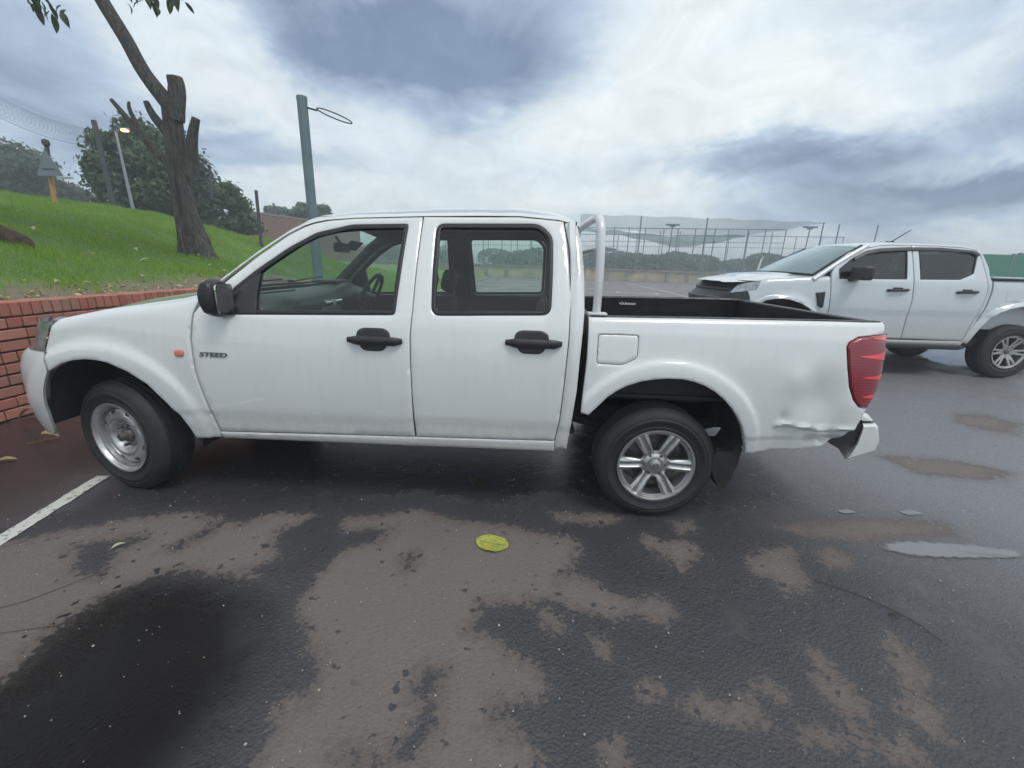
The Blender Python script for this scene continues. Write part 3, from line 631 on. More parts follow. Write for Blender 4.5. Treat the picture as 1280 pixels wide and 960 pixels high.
# weed growing under the truck
def tuft(name, p, n, h, mat, label):
    V = []; F = []
    for i in range(n):
        a = rnd.uniform(0, 6.28); r_ = rnd.uniform(0, .05); x, y = p[0]+r_*math.cos(a), p[1]+r_*math.sin(a); hh = h*rnd.uniform(.5, 1); dx, dy = rnd.uniform(-.05, .05), rnd.uniform(-.05, .05)
        b_ = len(V); V += [(x-.003, y, .003), (x+.003, y, .003), (x+dx*.6+.003, y+dy*.6, hh*.7), (x+dx, y+dy, hh)]; F += [(b_, b_+1, b_+2), (b_, b_+2, b_+3)]
    return tag(mk(name, V, F, mat, None, 0, loc=(p[0], p[1], 0)), label, 'plant')
tuft('weed', (2.02, .34), 60, .045, simple('weed_leaf', (.03, .055, .02), .8), 'low green weed growing in the asphalt under the rear door')
# fine grit and petals scattered over the asphalt
V = []; F = []
for i in range(1500):
    x = rnd.uniform(-.6, 5.5); y = rnd.uniform(-1.6, .6); s_ = abs(rnd.gauss(0, .0016))+.0008; a = rnd.uniform(0, 6.28); b_ = len(V)
    V += [(x+s_*math.cos(a+k*1.57), y+s_*math.sin(a+k*1.57), .003) for k in range(4)]+[(x, y, .003+s_*1.2)]; F += [(b_+k, b_+(k+1) % 4, b_+4) for k in range(4)]
tag(mk('grit', V, F, simple('grit', (.42, .40, .37), .7), None, 0), 'pale grit specks scattered on the asphalt', 'grit', kind='stuff')
# ================================================================== trees
bark = None
def barkmat(name, c1, c2, sc=3.):
    m, b = new_mat(name); tcn = N('ShaderNodeTexCoord'); mp_ = N('ShaderNodeMapping'); mp_.inputs['Scale'].default_value = (5, 5, .8); L(tcn.outputs['Object'], mp_.inputs[0])
    n = noise(mp_.outputs[0], sc, 8, .68, .6); n_2 = noise(tcn.outputs['Object'], 1.2, 5, .6)
    c = mixc(maprange(n.outputs['Fac'], .35, .65), c1, c2); c = mixc(mth('MULTIPLY', maprange(n_2.outputs['Fac'], .5, .7), .5), c, (c1[0]*.7, c1[1]*.9, c1[2]*.7)); L(c, b.inputs['Base Color']); b.inputs['Roughness'].default_value = .95
    bn = N('ShaderNodeBump'); bn.inputs['Strength'].default_value = 1.; bn.inputs['Distance'].default_value = .12; L(n.outputs['Fac'], bn.inputs['Height']); L(bn.outputs[0], b.inputs['Normal']); return m
bark = barkmat('tree_bark', (.070, .066, .060), (.19, .175, .155), 5.); cutwood = simple('cut_wood', (.25, .19, .13), .9, 0, 0, .2, 10)
def limb(m, pts, rads, n=16, rough=.06, seed=0):
    P = curve(pts, 6); k = len(P); rr = [np.interp(i/(k-1), np.linspace(0, 1, len(rads)), rads) for i in range(k)]
    b0 = len(m.v); m.tube(P, rr, n)
    for i in range(k):
        for j in range(n):
            v = Vector(m.v[b0+i*n+j]); f = 1+rough*math.sin(j*2.5+seed+i*.15)+rough*.7*math.sin(j*1.3+i*.35+seed*2)+rnd.uniform(-.3, .3)*rough
            m.v[b0+i*n+j] = tuple(P[i]+(v-P[i])*f)
def at_dir(dx, dz, y): return Vector((2.3247+dx*(y+2.1656), y, 1.4034+dz*(y+2.1656)))
# pruned tree on the bank
T0 = at_dir(-.790, .0, 6.9); T0.z = float(bankz(T0.x, T0.y))-.1
tr = empty('pruned_tree', tuple(T0), 'thick grey tree with lopped branches and one long bare limb, standing on the grass bank', 'tree')
m = MB(); Yt = 6.9
tp = at_dir(-.792, .315, Yt); mid = at_dir(-.800, .19, Yt)
limb(m, [T0+Vector((.10, 0, -.15)), T0+Vector((.02, 0, .25)), T0.lerp(mid, .5)+Vector((-.06, 0, 0)), mid, tp], [.44, .27, .19, .165, .145], 22, .13, 1)
limb(m, [T0+Vector((.38, -.12, -.1)), T0+Vector((.18, -.14, .5)), mid+Vector((.10, -.08, -.1)), tp+Vector((.04, -.02, -.35))], [.24, .14, .10, .07], 12, .15, 2)
limb(m, [T0+Vector((-.34, .05, -.05)), T0+Vector((-.24, .02, .6)), mid+Vector((-.16, 0, -.1))], [.20, .12, .05], 12, .15, 4)
m.build('trunk', bark, tr, 60)
m = MB(); b0_ = at_dir(-.825, .27, Yt)
pb = [at_dir(-.790, .300, Yt), at_dir(-.838, .365, Yt), at_dir(-.868, .43, Yt), at_dir(-.905, .50, Yt), at_dir(-.95, .60, Yt), at_dir(-.94, .72, Yt)]
limb(m, pb, [.16, .125, .118, .112, .105, .09], 14, .03, 3); m.build('branch', bark, tr, 60)
m = MB(); limb(m, [at_dir(-.788, .28, Yt), at_dir(-.776, .335, Yt), at_dir(-.775, .362, Yt)], [.145, .135, .12], 16, .09, 5); m.build('stump_branch', bark, tr, 60)
m = MB(); limb(m, [at_dir(-.775, .17, Yt), at_dir(-.760, .24, Yt-.05), at_dir(-.742, .285, Yt-.1)], [.14, .10, .07], 12, .06, 6); m.build('stump_branch', bark, tr, 60)
m = MB(); limb(m, [at_dir(-.80, .24, Yt), at_dir(-.835, .285, Yt), at_dir(-.848, .315, Yt)], [.10, .08, .05], 10, .06, 7); m.build('stump_branch', bark, tr, 60)
m = MB(); limb(m, [at_dir(-.80, .17, Yt+.1), at_dir(-.86, .235, Yt+.1), at_dir(-.925, .318, Yt+.1)], [.10, .075, .035], 10, .05, 8); limb(m, [at_dir(-.875, .258, Yt+.1), at_dir(-.888, .30, Yt+.1), at_dir(-.886, .315, Yt+.1)], [.05, .035, .02], 8, .05, 9); m.build('stump_branch', bark, tr, 60)
# long limb arching over, its last leaves hanging into view
m = MB(); arch_ = [pb[-1], at_dir(-.86, .80, Yt-.6), at_dir(-.75, .80, Yt-1.2), at_dir(-.62, .72, Yt-1.7)]
limb(m, arch_, [.10, .07, .04, .02], 10, .03, 12); limb(m, [pb[-2], at_dir(-1.02, .66, Yt-.3), at_dir(-1.10, .62, Yt-.6)], [.06, .04, .015], 8, .03, 13)
limb(m, [at_dir(-.93, .70, Yt), at_dir(-.86, .64, Yt-.5), at_dir(-.78, .575, Yt-.8)], [.05, .03, .012], 8, .03, 14); m.build('branch', bark, tr, 60)
hl = leafmat('broad_leaf', (.030, .050, .020), (.050, .080, .028), .25)
lm_ = []
for (u_dx, u_dz, n_) in ((-1.050, .490, 8), (-1.025, .482, 8), (-1.00, .475, 3), (-.835, .497, 4), (-.805, .497, 4), (-.80, .482, 4), (-.760, .495, 3), (-.735, .495, 3), (-.83, .54, 6), (-1.09, .52, 7)):
    for i in range(n_):
        c = at_dir(u_dx+rnd.gauss(0, .008), u_dz+rnd.gauss(0, .010), Yt-.6+rnd.uniform(-.4, .3)); l = rnd.uniform(.16, .30)
        V, F = leafshape(l, l*.20, .3); rot = Matrix.Rotation(rnd.uniform(0, 6.3), 3, 'Z') @ Matrix.Rotation(R(rnd.uniform(45, 95)), 3, 'Y') @ Matrix.Rotation(rnd.uniform(-1, 1), 3, 'X')
        mk('leaf', [rot @ Vector(v)+c for v in V], F, hl, tr, 50)
# leafy crowns: thousands of small leaf faces gathered in lobes
def crown(name, c, rad, n, size, mat, parent=None, lobes=40, seed=0, loc=None, flat=.0, core=True):
    rs = np.random.RandomState(seed+5); c = np.array(c, float); rad = np.array(rad, float)
    L_ = rs.normal(size=(lobes, 3)); L_ /= np.linalg.norm(L_, axis=1)[:, None]; L_ *= rs.uniform(.45, 1.0, (lobes, 1))**.5*.80
    lr = rs.uniform(.16, .36, lobes)
    k = rs.randint(0, lobes, n); d = rs.normal(size=(n, 3)); d /= np.linalg.norm(d, axis=1)[:, None]; rr = lr[k]*rs.uniform(.55, 1.05, n)
    far_ = rs.uniform(size=n) < .12; rr = np.where(far_, rr*rs.uniform(1.0, 1.5, n), rr)
    P = (L_[k]+d*rr[:, None])*rad+c
    # leaf faces roughly facing outwards with random tilt
    nn = d+rs.normal(scale=.55, size=(n, 3)); nn /= np.linalg.norm(nn, axis=1)[:, None]; t = np.cross(nn, rs.normal(size=(n, 3))); t /= np.linalg.norm(t, axis=1)[:, None]; b_ = np.cross(nn, t)
    s_ = size*rs.uniform(.5, 1.3, n)[:, None]
    V = np.stack([P-t*s_*.5, P+b_*s_*.32, P+t*s_*.6, P-b_*s_*.32], 1)
    me = bpy.data.meshes.new(name); me.vertices.add(4*n); og = np.array(org_of(parent) if parent is not None else (loc or (0, 0, 0))); me.vertices.foreach_set('co', (V-og).ravel())
    me.loops.add(4*n); me.loops.foreach_set('vertex_index', np.arange(4*n)); me.polygons.add(n); me.polygons.foreach_set('loop_start', np.arange(0, 4*n, 4)); me.polygons.foreach_set('loop_total', np.full(n, 4)); me.update(); me.validate()
    me.materials.append(mat); o = bpy.data.objects.new(name, me); COL.objects.link(o)
    if parent is not None: o.parent = parent
    else: o.location = tuple(og)
    return o
gA = leafmat('dark_foliage', (.030, .058, .030), (.062, .10, .045), .25); gB = leafmat('mid_foliage', (.042, .078, .034), (.095, .145, .058), .3); gC = leafmat('far_foliage', (.035, .070, .050), (.075, .12, .075), .2)
# the rest of the pruned tree's foliage spreads overhead, above the frame
crown('crown', (-4.6, 3.0, 7.4), (3.4, 2.2, 1.5), 7000, .34, hl, tr, 26, 77)
def tree(name, dx, dzb, y, height, width, n, size, mat, label, seed, cat='tree', trunkh=.3, group=None, depth=None, lobes=40):
    b_ = at_dir(dx, dzb, y); e_ = empty(name, tuple(b_), label, cat, group)
    m = MB(); limb(m, [b_-Vector((0, 0, .4)), b_+Vector((.05, 0, height*trunkh)), b_+Vector((-.05, 0, height*.62))], [width*.045+.06, width*.03+.04, .04], 8, .05, seed)
    for q in range(3): a = q*2.1+seed; limb(m, [b_+Vector((0, 0, height*trunkh)), b_+Vector((math.cos(a)*width*.2, math.sin(a)*width*.2, height*.55)), b_+Vector((math.cos(a)*width*.3, math.sin(a)*width*.3, height*.72))], [.10, .06, .03], 6, .05, q)
    m.build('trunk', bark, e_, 60)
    crown('crown', (b_.x, b_.y, b_.z+height*(.5+trunkh*.42)), (width/2, (depth or width)/2, height*(.5-trunkh*.35)), n, size, mat, e_, lobes, seed)
    return e_
tree('leafy_tree', -.87, .030, 17, 4.9, 5.0, 30000, .20, gB, 'large round leafy tree behind the pruned trunk', 3, trunkh=-.02, lobes=75)
tree('leafy_tree', -.715, .015, 19, 3.3, 3.6, 14000, .19, gB, 'lower leafy tree right of the pruned trunk', 8, trunkh=.0, lobes=55)
tree('dark_tree', -1.29, .08, 26, 5.2, 9.0, 20000, .30, gA, 'dark hillside tree at the left edge, behind the warning sign', 12, trunkh=-.06, lobes=70)
tree('dark_tree', -1.14, .085, 30, 2.6, 6.0, 12000, .30, gA, 'low dark tree right of the warning sign post', 15, trunkh=-.02)
tree('small_tree', -.585, .052, 44, 2.9, 3.8, 6000, .32, gC, 'small airy tree above the brown brick wall', 21, trunkh=.3, lobes=22)
tree('small_tree', -.505, .045, 40, 3.3, 4.4, 7000, .32, gC, 'small airy tree behind the tall grey netball post', 25, trunkh=.3, lobes=24)
# hedge row on the bank behind the trees
# ================================================================== posts, lamps, sign, razor wire
galv = simple('galvanised_steel', (.30, .33, .36), .5, .4, 0, .1, 6); dkst = simple('dark_weathered_steel', (.07, .075, .08), .7, .3); pole_g = simple('grey_green_post_paint', (.13, .19, .21), .5, 0, .2, .12, 5)
def post(name, a, b_, r_, mat, label, cat='post', group=None, n=8):
    m = MB(); m.tube([a, b_], r_, n); return tag(m.build(name, mat, None, 40, loc=tuple(a)), label, cat, group)
# netball post with bare ring
e_ = empty('netball_post', (-.46, 3.36, 0), 'tall grey green netball post with a bare wire ring, rising behind the pickup', 'netball post')
m = MB(); m.tube([(-.46, 3.36, 0), (-.46, 3.36, 3.22)], .058, 20); m.build('post', pole_g, e_)
m = MB(); m.lathe([(0, .012), (.052, .012), (.061, .004), (.061, -.03)], (-.46, 3.36, 3.215), 20, 'z'); m.build('post_cap', pole_g, e_)
m = MB(); rc = Vector((-.10, 3.40, 3.06)); P = [rc+Vector((.19*math.cos(t), .19*math.sin(t), -.055*math.cos(t)-.02)) for t in [2*math.pi*i/32 for i in range(33)]]; m.tube(P, .007, 6, cap=False)
m.tube([(-.41, 3.36, 3.11), (-.30, 3.39, 3.09)], .010, 6); m.build('ring', dkst, e_)
m = MB(); m.lathe([(.0, .03), (.09, .03), (.11, 0)], (-.46, 3.36, 0), 20, 'z'); m.build('base_collar', pole_g, e_)
# concrete fence posts with razor coil on the bank crest
pA = at_dir(-.9700, .13, 13.2); pA.z = float(bankz(pA.x, pA.y)); pAt = at_dir(-.9750, .278, 13.2)
fe_ = empty('razor_wire_fence', tuple(pA), 'dark leaning post carrying a thin coil of razor wire at the upper left', 'fence')
m = MB(); m.tube([pA-Vector((0, 0, .3)), pAt], .075, 8); m.build('post', dkst, fe_)
pB = at_dir(-1.26, .345, 9.2); pB.x -= 1.2
m = MB(); P = []
cA, cB = at_dir(-.985, .245, 13.2), at_dir(-1.30, .36, 8.6)
ax_ = (cB-cA).normalized(); uu_ = Vector((0, 0, 1)); uu_ = (uu_-ax_*uu_.dot(ax_)).normalized(); vv_ = ax_.cross(uu_)
for i in range(34*14+1):
    t = i/(34*14); a = i*2*math.pi/14; P.append(cA.lerp(cB, t)+Vector((0, 0, -.25*math.sin(math.pi*t)))+(uu_*math.cos(a)+vv_*math.sin(a))*.23)
m.tube(P, .0019, 3, cap=False)
m.build('razor_coil', dkst, fe_, 0)
m = MB(); m.tube([cA.lerp(cB, i/12)+Vector((0, 0, -.25*math.sin(math.pi*i/12)-.30)) for i in range(13)], .006, 4); m.build('line_wire', dkst, fe_, 0)
q = at_dir(-.6325, .0, 12.5); q.z = float(bankz(q.x, q.y)); post('fence_post', tuple(q-Vector((0, 0, .2))), tuple(at_dir(-.6287, .1439, 12.5)), .05, dkst, 'dark thin post on the grass beyond the pruned tree')
post('fence_post', tuple(at_dir(-.735, .12, 16)), tuple(at_dir(-.728, .185, 16)), .05, dkst, 'dark post top showing above the tree crown')
post('fence_post', tuple(at_dir(-.590, .085, 36)), tuple(at_dir(-.592, .118, 36)), .09, dkst, 'distant dark pole among the small trees')
# street lamp, lit
sA = at_dir(-.925, .08, 13.6); sA.z = float(bankz(sA.x, sA.y)); sT = at_dir(-.930, .255, 13.6)
sl_ = empty('street_lamp', tuple(sA), 'slim grey street lamp, lit orange, standing behind the bank', 'street lamp')
m = MB(); m.tube([sA, sT], [.055, .035], 8); m.tube([sT, sT+Vector((.12, 0, .08)), sT+Vector((.25, 0, .10))], .02, 6); m.build('pole', galv, sl_)
m = MB(); m.box(sT+Vector((.34, 0, .11)), (.30, .14, .07), bev=.03); m.build('lamp_head', galv, sl_)
em, b = new_mat('lamp_glow'); b.inputs['Emission Color'].default_value = (1, .42, .12, 1); b.inputs['Emission Strength'].default_value = 9; b.inputs['Base Color'].default_value = (.8, .5, .2, 1)
m = MB(); m.box(sT+Vector((.36, -.02, .06)), (.20, .14, .07), bev=.03); m.build('lamp_glass', em, sl_)
tA = at_dir(-1.075, .10, 34); tT = at_dir(-1.0784, .160, 34); t_ = empty('street_lamp', tuple(tA), 'small distant unlit T shaped lamp right of the warning sign', 'street lamp')
m = MB(); m.tube([tA, tT], .07, 6); m.build('pole', galv, t_); m = MB(); m.box(tT+Vector((0, 0, .03)), (1.6, .25, .12)); m.build('lamp_head', galv, t_)
# warning sign seen from behind
gA_ = at_dir(-1.112, .115, 9.8); gA_.z = float(bankz(gA_.x, gA_.y))-.1; gT = at_dir(-1.098, .225, 9.8)
sg = empty('warning_sign', tuple(gA_), 'triangular road sign seen from behind on a tan wooden post', 'road sign')
m = MB(); m.tube([gA_, gA_.lerp(gT, .55)], [.06, .055], 12); m.build('post', simple('tan_post', (.48, .27, .10), .7, 0, 0, .2, 6), sg)
m = MB(); m.tube([gA_.lerp(gT, .55), gT], [.056, .05], 12); m.build('upper_post', dkst, sg)
m = MB(); c = at_dir(-1.096, .185, 9.75)
def tri_(s_): return [(c.x-s_*.38, c.z-s_*.27), (c.x+s_*.38, c.z-s_*.27), (c.x, c.z+s_*.40)]
m.prism(soften(tri_(1), .06, 4), c.y-.11, c.y-.10); m.build('sign_plate', simple('sign_back', (.20, .23, .27), .5, .5), sg)
m = MB(); m.box((c.x, c.y-.12, c.z-.10), (.34, .02, .02)); m.build('sign_brackets', dkst, sg)
m = MB(); cc = gT+Vector((0, 0, .08)); m.lathe([(0, .10), (.07, .07), (.09, 0), (.07, -.07), (0, -.10)], tuple(cc), 12, 'z'); m.build('post_top', dkst, sg)
# fallen log at the left
lgp = at_dir(-1.262, .012, 3.4); m = MB(); lz = float(bankz(lgp.x, lgp.y)); limb(m, [(lgp.x-.9, lgp.y-.2, lz+.40), (lgp.x-.3, lgp.y, lz+.24), (lgp.x+.10, lgp.y+.1, lz+.06), (lgp.x+.25, lgp.y+.1, lz-.02)], [.14, .13, .10, .04], 12, .06, 3)
tag(m.build('fallen_log', barkmat('log_bark', (.05, .035, .022), (.13, .085, .05)), None, 60, loc=(lgp.x, lgp.y, lz)), 'brown mossy log lying on the soil at the left edge', 'log')
# brown brick boundary wall beyond the bank
A_ = at_dir(-.680, .05, 27); B_ = at_dir(-.40, .03, 46)
def bwmat():
    m, b = new_mat('brown_brickwork'); tcn = N('ShaderNodeTexCoord'); br = N('ShaderNodeTexBrick'); br.inputs['Scale'].default_value = 1; br.inputs['Brick Width'].default_value = .23; br.inputs['Row Height'].default_value = .085; br.inputs['Mortar Size'].default_value = .010
    br.inputs['Color1'].default_value = (.20, .085, .062, 1); br.inputs['Color2'].default_value = (.26, .12, .09, 1); br.inputs['Mortar'].default_value = (.20, .16, .14, 1); L(tcn.outputs['UV'], br.inputs['Vector'])
    L(br.outputs[0], b.inputs['Base Color']); b.inputs['Roughness'].default_value = .9; return m
bw_e = empty('boundary_wall', tuple((A_+B_)/2), 'long brown brick boundary wall beyond the grass, under the small trees', 'wall')
m = MB(); t_ = (B_-A_).normalized(); nrm = Vector((-t_.y, t_.x, 0)).normalized()*.12; topA, topB = at_dir(-.680, .098, 27), at_dir(-.40, .070, 46)
m.add([A_-nrm-Vector((0, 0, 2)), B_-nrm-Vector((0, 0, 2)), topB-nrm, topA-nrm, A_+nrm-Vector((0, 0, 2)), B_+nrm-Vector((0, 0, 2)), topB+nrm, topA+nrm], [(0, 1, 2, 3), (5, 4, 7, 6), (3, 2, 6, 7), (0, 3, 7, 4), (1, 5, 6, 2)])
o = m.build('wall', bwmat(), bw_e, 0); uv = o.data.uv_layers.new(name='UVMap'); ln_ = (B_-A_).length
for lp in o.data.loops:
    v = o.data.vertices[lp.vertex_index].co+Vector(ORG[bw_e.name]); uv.data[lp.index].uv = ((v-A_).dot(t_), v.z)
m = MB(); m.tube([topA+Vector((0, 0, .03)), topB+Vector((0, 0, .03))], .15, 4); m.build('coping', mort, bw_e, 0)

# ================================================================== the court beyond: low wall, cage fence, shade nets, wood
beige = simple('beige_render', (.40, .345, .245), .9, 0, 0, .22, .8, bump=.3, bscale=9); cope = simple('old_concrete', (.24, .225, .20), .95, 0, 0, .25, 2.)
cw_ = empty('court_wall', (12, 48, 0), 'low weathered beige wall with pilasters along the far side of the court', 'wall')
x = -26.
k = 0
while x < 40:
    w_ = 2.3; yb = 47.6+x*.06; h_ = 1.22-.008*max(0, x)
    m = MB(); m.box((x+w_/2, yb+.06*w_/2, h_/2), (w_-.42, .25, h_)); m.build('wall_panel', beige, cw_)
    m = MB(); m.box((x, yb-.06, h_/2), (.40, .42, h_+.05)); m.build('pilaster', cope if k % 3 else beige, cw_)
    m = MB(); m.box((x+w_/2, yb, h_+.09), (w_, .42, .16)); m.build('coping', cope, cw_)
    x += w_; k += 1
# terrace above the wall
m = MB(); m.add([(-60, 48.2, 1.35), (75, 56, 1.15), (75, 110, 1.2), (-60, 110, 1.6)], [(0, 1, 2, 3)]); m.add([(-60, 48.2, -.2), (75, 56, -.2), (75, 56, 1.15), (-60, 48.2, 1.35)], [(0, 1, 2, 3)])
o = m.build('terrace', simple('terrace_soil', (.12, .13, .07), .95, 0, 0, .4, .5), None, 0, loc=(10, 50, 0)); o['kind'] = 'structure'; o['label'] = 'raised overgrown ground behind the beige wall'
# cage fence
cage = simple('cage_steel', (.16, .20, .24), .6, .3); mesh_m = simple('wire_mesh', (.18, .22, .26), .6, .3)
fe2 = empty('court_fence', (14, 50, 1.3), 'tall wire cage fence of thin steel posts above the beige wall', 'fence')
def fz(dx, dz, y): return 1.4034+dz*(y+2.1656)
npost = 0
for yb, x0, x1, st, top in ((50.5, -16, 33, 2.05, .0815), (58, -10, 46, 2.9, .068)):
    x = x0
    rail = []
    while x <= x1:
        y = yb+x*.05; zt_ = 1.4034+top*(y+2.17)*(1+.0035*x); lean = rnd.uniform(-.06, .06)
        m = MB(); m.tube([(x, y, 1.2), (x+lean, y, zt_+rnd.choice((0, 0, .5, .1)))], .055 if yb < 55 else .05, 5); m.build('post', cage, fe2, 0); rail.append((x, y, zt_)); npost += 1; x += st*rnd.uniform(.8, 1.2)
    m = MB(); m.tube(rail, .045, 4); m.build('top_rail', cage, fe2, 0)
    m = MB(); m.tube([(a, b_, c-1.5) for a, b_, c in rail], .03, 4); m.build('mid_rail', cage, fe2, 0)
    m = MB()
    x = x0
    while x < rail[-1][0]:
        y = yb+x*.05; zt_ = 1.4034+top*(y+2.17)*(1+.0035*x); m.box((x, y, (1.3+zt_)/2), (.012, .012, zt_-1.3)); x += .28
    o = m.build('wire_mesh', mesh_m, fe2, 0); o['kind'] = 'stuff'
for (dx, dz, y), lb_ in zip(((.2321, .1109, 47.9), (.3749, .1111, 48.5), (.6213, .1074, 49.5), (.7354, .1054, 49.8), (.655, .1045, 47)), ('leftmost tall steel mast under the grey shade net', 'tall steel mast beside the middle of the grey shade net', 'tall steel mast at the right tip of the grey shade net', 'lone steel mast at the far right end of the court fence', 'shorter steel mast just right of the shade net tip')):
    p = at_dir(dx, dz, y); m = MB(); m.tube([(p.x, p.y, 1.0), tuple(p)], .075, 6); tag(m.build('net_mast', cage, None, 0, loc=(p.x, p.y, 1.0)), lb_, 'mast', 'masts of the court nets')
# the slanting strut at the right end
p1, p2 = at_dir(.71, .085, 46), at_dir(.738, .108, 46)
# shade nets: sagging translucent sheets
def netmat(name, col, a):
    m, b = new_mat(name); t = N('ShaderNodeBsdfTransparent'); mx = N('ShaderNodeMixShader'); mx.inputs[0].default_value = a; b.inputs['Base Color'].default_value = (*col, 1); b.inputs['Roughness'].default_value = .8
    L(t.outputs[0], mx.inputs[1]); L(b.outputs[0], mx.inputs[2]); L(mx.outputs[0], nt.nodes['Material Output'].inputs[0]); return m
def net(name, top, bot, mat, label, y0=48.6, dep=4.):
    rows = []
    for i in range(41):
        t = i/40; dx = np.interp(t, [p[0] for p in top], [p[1] for p in top]); zt_ = np.interp(t, [p[0] for p in top], [p[2] for p in top]); zb = np.interp(t, [p[0] for p in bot], [p[1] for p in bot])
        rows.append([tuple(at_dir(dx, zt_+(zb-zt_)*k/6+.0012*math.sin(i*.9+k), y0+dep*k/6)) for k in range(7)])
    m = MB(); m.grid(rows); return tag(m.build(name, mat, None, 60, loc=rows[20][3]), label, 'shade net')
net('shade_net', [(0, .10, .1115), (.25, .232, .1110), (.5, .375, .110), (1, .625, .107)], [(0, .083), (.2, .080), (.45, .072), (.6, .071), (.8, .087), (1, .106)], netmat('grey_net', (.12, .20, .27), .36), 'wide grey shade net stretched between the masts')
net('shade_net', [(0, .10, .083), (.25, .19, .079), (.5, .30, .071), (1, .46, .078)], [(0, .076), (.25, .070), (.55, .047), (.8, .058), (1, .074)], netmat('teal_net', (.02, .50, .46), .62), 'torn teal shade net sagging below the grey one', 49.5, 3)
for dx, dz, lb_ in ((.3016, .0945, 'flat floodlight on a short pole above the middle of the court fence'), (.595, .097, 'flat floodlight on a short pole at the right end of the court fence')):
    p = at_dir(dx, dz, 52); e_ = empty('floodlight', (p.x, p.y, 1.2), lb_, 'floodlight'); m = MB(); m.tube([(p.x-.15, p.y, 1.2), tuple(p)], .07, 6); m.build('pole', cage, e_, 0); m = MB(); m.box(p, (1.5, .5, .16)); m.box(p+Vector((0, 0, -.16)), (.6, .3, .18)); m.build('lamp_head', cage, e_, 0)
# far wood
def woodbelt(name, x0, x1, y0, y1, n, h, size, mat, label, seed):
    rs = np.random.RandomState(seed); k = 90; cx = rs.uniform(x0, x1, k); cy = rs.uniform(y0, y1, k); r_ = rs.uniform(1.2, 2.8, k); hh = h*rs.uniform(.72, 1.12, k)
    i = rs.randint(0, k, n); d = rs.normal(size=(n, 3)); d /= np.linalg.norm(d, axis=1)[:, None]; d[:, 2] = np.abs(d[:, 2])
    P = np.stack([cx[i]+d[:, 0]*r_[i]*1.5, cy[i]+d[:, 1]*r_[i], 1.2+(hh[i]-1.2)*np.where(rs.uniform(size=n) < .5, 1, rs.uniform(0, 1, n))*(.55+.45*d[:, 2])], 1)
    nn = d+rs.normal(scale=.6, size=(n, 3)); nn /= np.linalg.norm(nn, axis=1)[:, None]; t = np.cross(nn, rs.normal(size=(n, 3))); t /= np.linalg.norm(t, axis=1)[:, None]; b_ = np.cross(nn, t); s_ = size*rs.uniform(.5, 1.3, n)[:, None]
    V = np.stack([P-t*s_*.5, P+b_*s_*.35, P+t*s_*.6, P-b_*s_*.35], 1); F = np.arange(4*n).reshape(-1, 4)
    o = mk(name, V.reshape(-1, 3), F.tolist(), mat, None, 0, loc=((x0+x1)/2, (y0+y1)/2, 0)); return tag(o, label, 'trees', kind='stuff')
woodbelt('woodland', -45, 75, 66, 90, 60000, 4.1, .55, gC, 'dark band of far trees behind the court fence', 4)
# far ridge closing the horizon
m = MB(); rows = []
for i in range(80):
    x = -700+i*22; r_ = 7+4*math.sin(i*.31)+3*math.sin(i*.83); rows.append([(x, 380, -1), (x, 420, r_), (x, 520, r_*1.3)])
m.grid(rows); o = m.build('hill', simple('far_hill', (.07, .10, .12), .95, 0, 0, .2, .02), None, 60, loc=(0, 420, 0)); o['kind'] = 'structure'; o['label'] = 'faint blue far ridge on the horizon'
# green clad enclosure at the right
pg = at_dir(.9816, .0, 30); g_e = empty('green_screen_wall', (pg.x+4, pg.y, 0), 'flat green screen wall at the far right, behind the second pickup', 'screen wall')
gmn = simple('green_cladding', (.015, .19, .115), .6, 0, 0, .1, 1.5); x = pg.x-8
while x < pg.x+14:
    m = MB(); m.box((x+1.2, 30, 1.62), (2.36, .08, 2.9), bev=.01); m.build('green_panel', gmn, g_e, 0); m = MB(); m.box((x, 30.02, 1.6), (.10, .16, 3.1)); m.build('post', cage, g_e, 0); x += 2.4
m = MB(); m.box((pg.x+3, 30, .09), (22, .20, .30)); m.build('plinth', cope, g_e, 0)
tree('dark_tree', 1.09, .01, 44, 2.9, 4, 5000, .35, gA, 'dark tree top peeping over the green screen wall', 31, trunkh=.15)
# white slanted post beyond the second pickup
p = at_dir(.49, -.01, 26); p.z = 0; post('white_post', tuple(p), tuple(at_dir(.505, .03, 26)), .06, MT['white_mark'], 'short white leaning post behind the second pickup bonnet')

# ------------------------------------------------------------------ damp air
hz = bpy.data.materials.new('haze'); hz.use_nodes = True; nt = hz.node_tree; nt.nodes.clear(); o_ = N('ShaderNodeOutputMaterial'); pv = N('ShaderNodeVolumePrincipled')
pv.inputs['Color'].default_value = (.88, .95, 1., 1); pv.inputs['Density'].default_value = HAZE; L(pv.outputs[0], o_.inputs['Volume'])
m = MB(); m.box((2.5, 0, 4.0), (1500, 1500, 10.4)); o = m.build('haze', hz, None, 0, loc=(2.5, 0, 4.0)); o['kind'] = 'stuff'; o['label'] = 'thin damp haze over the car park'
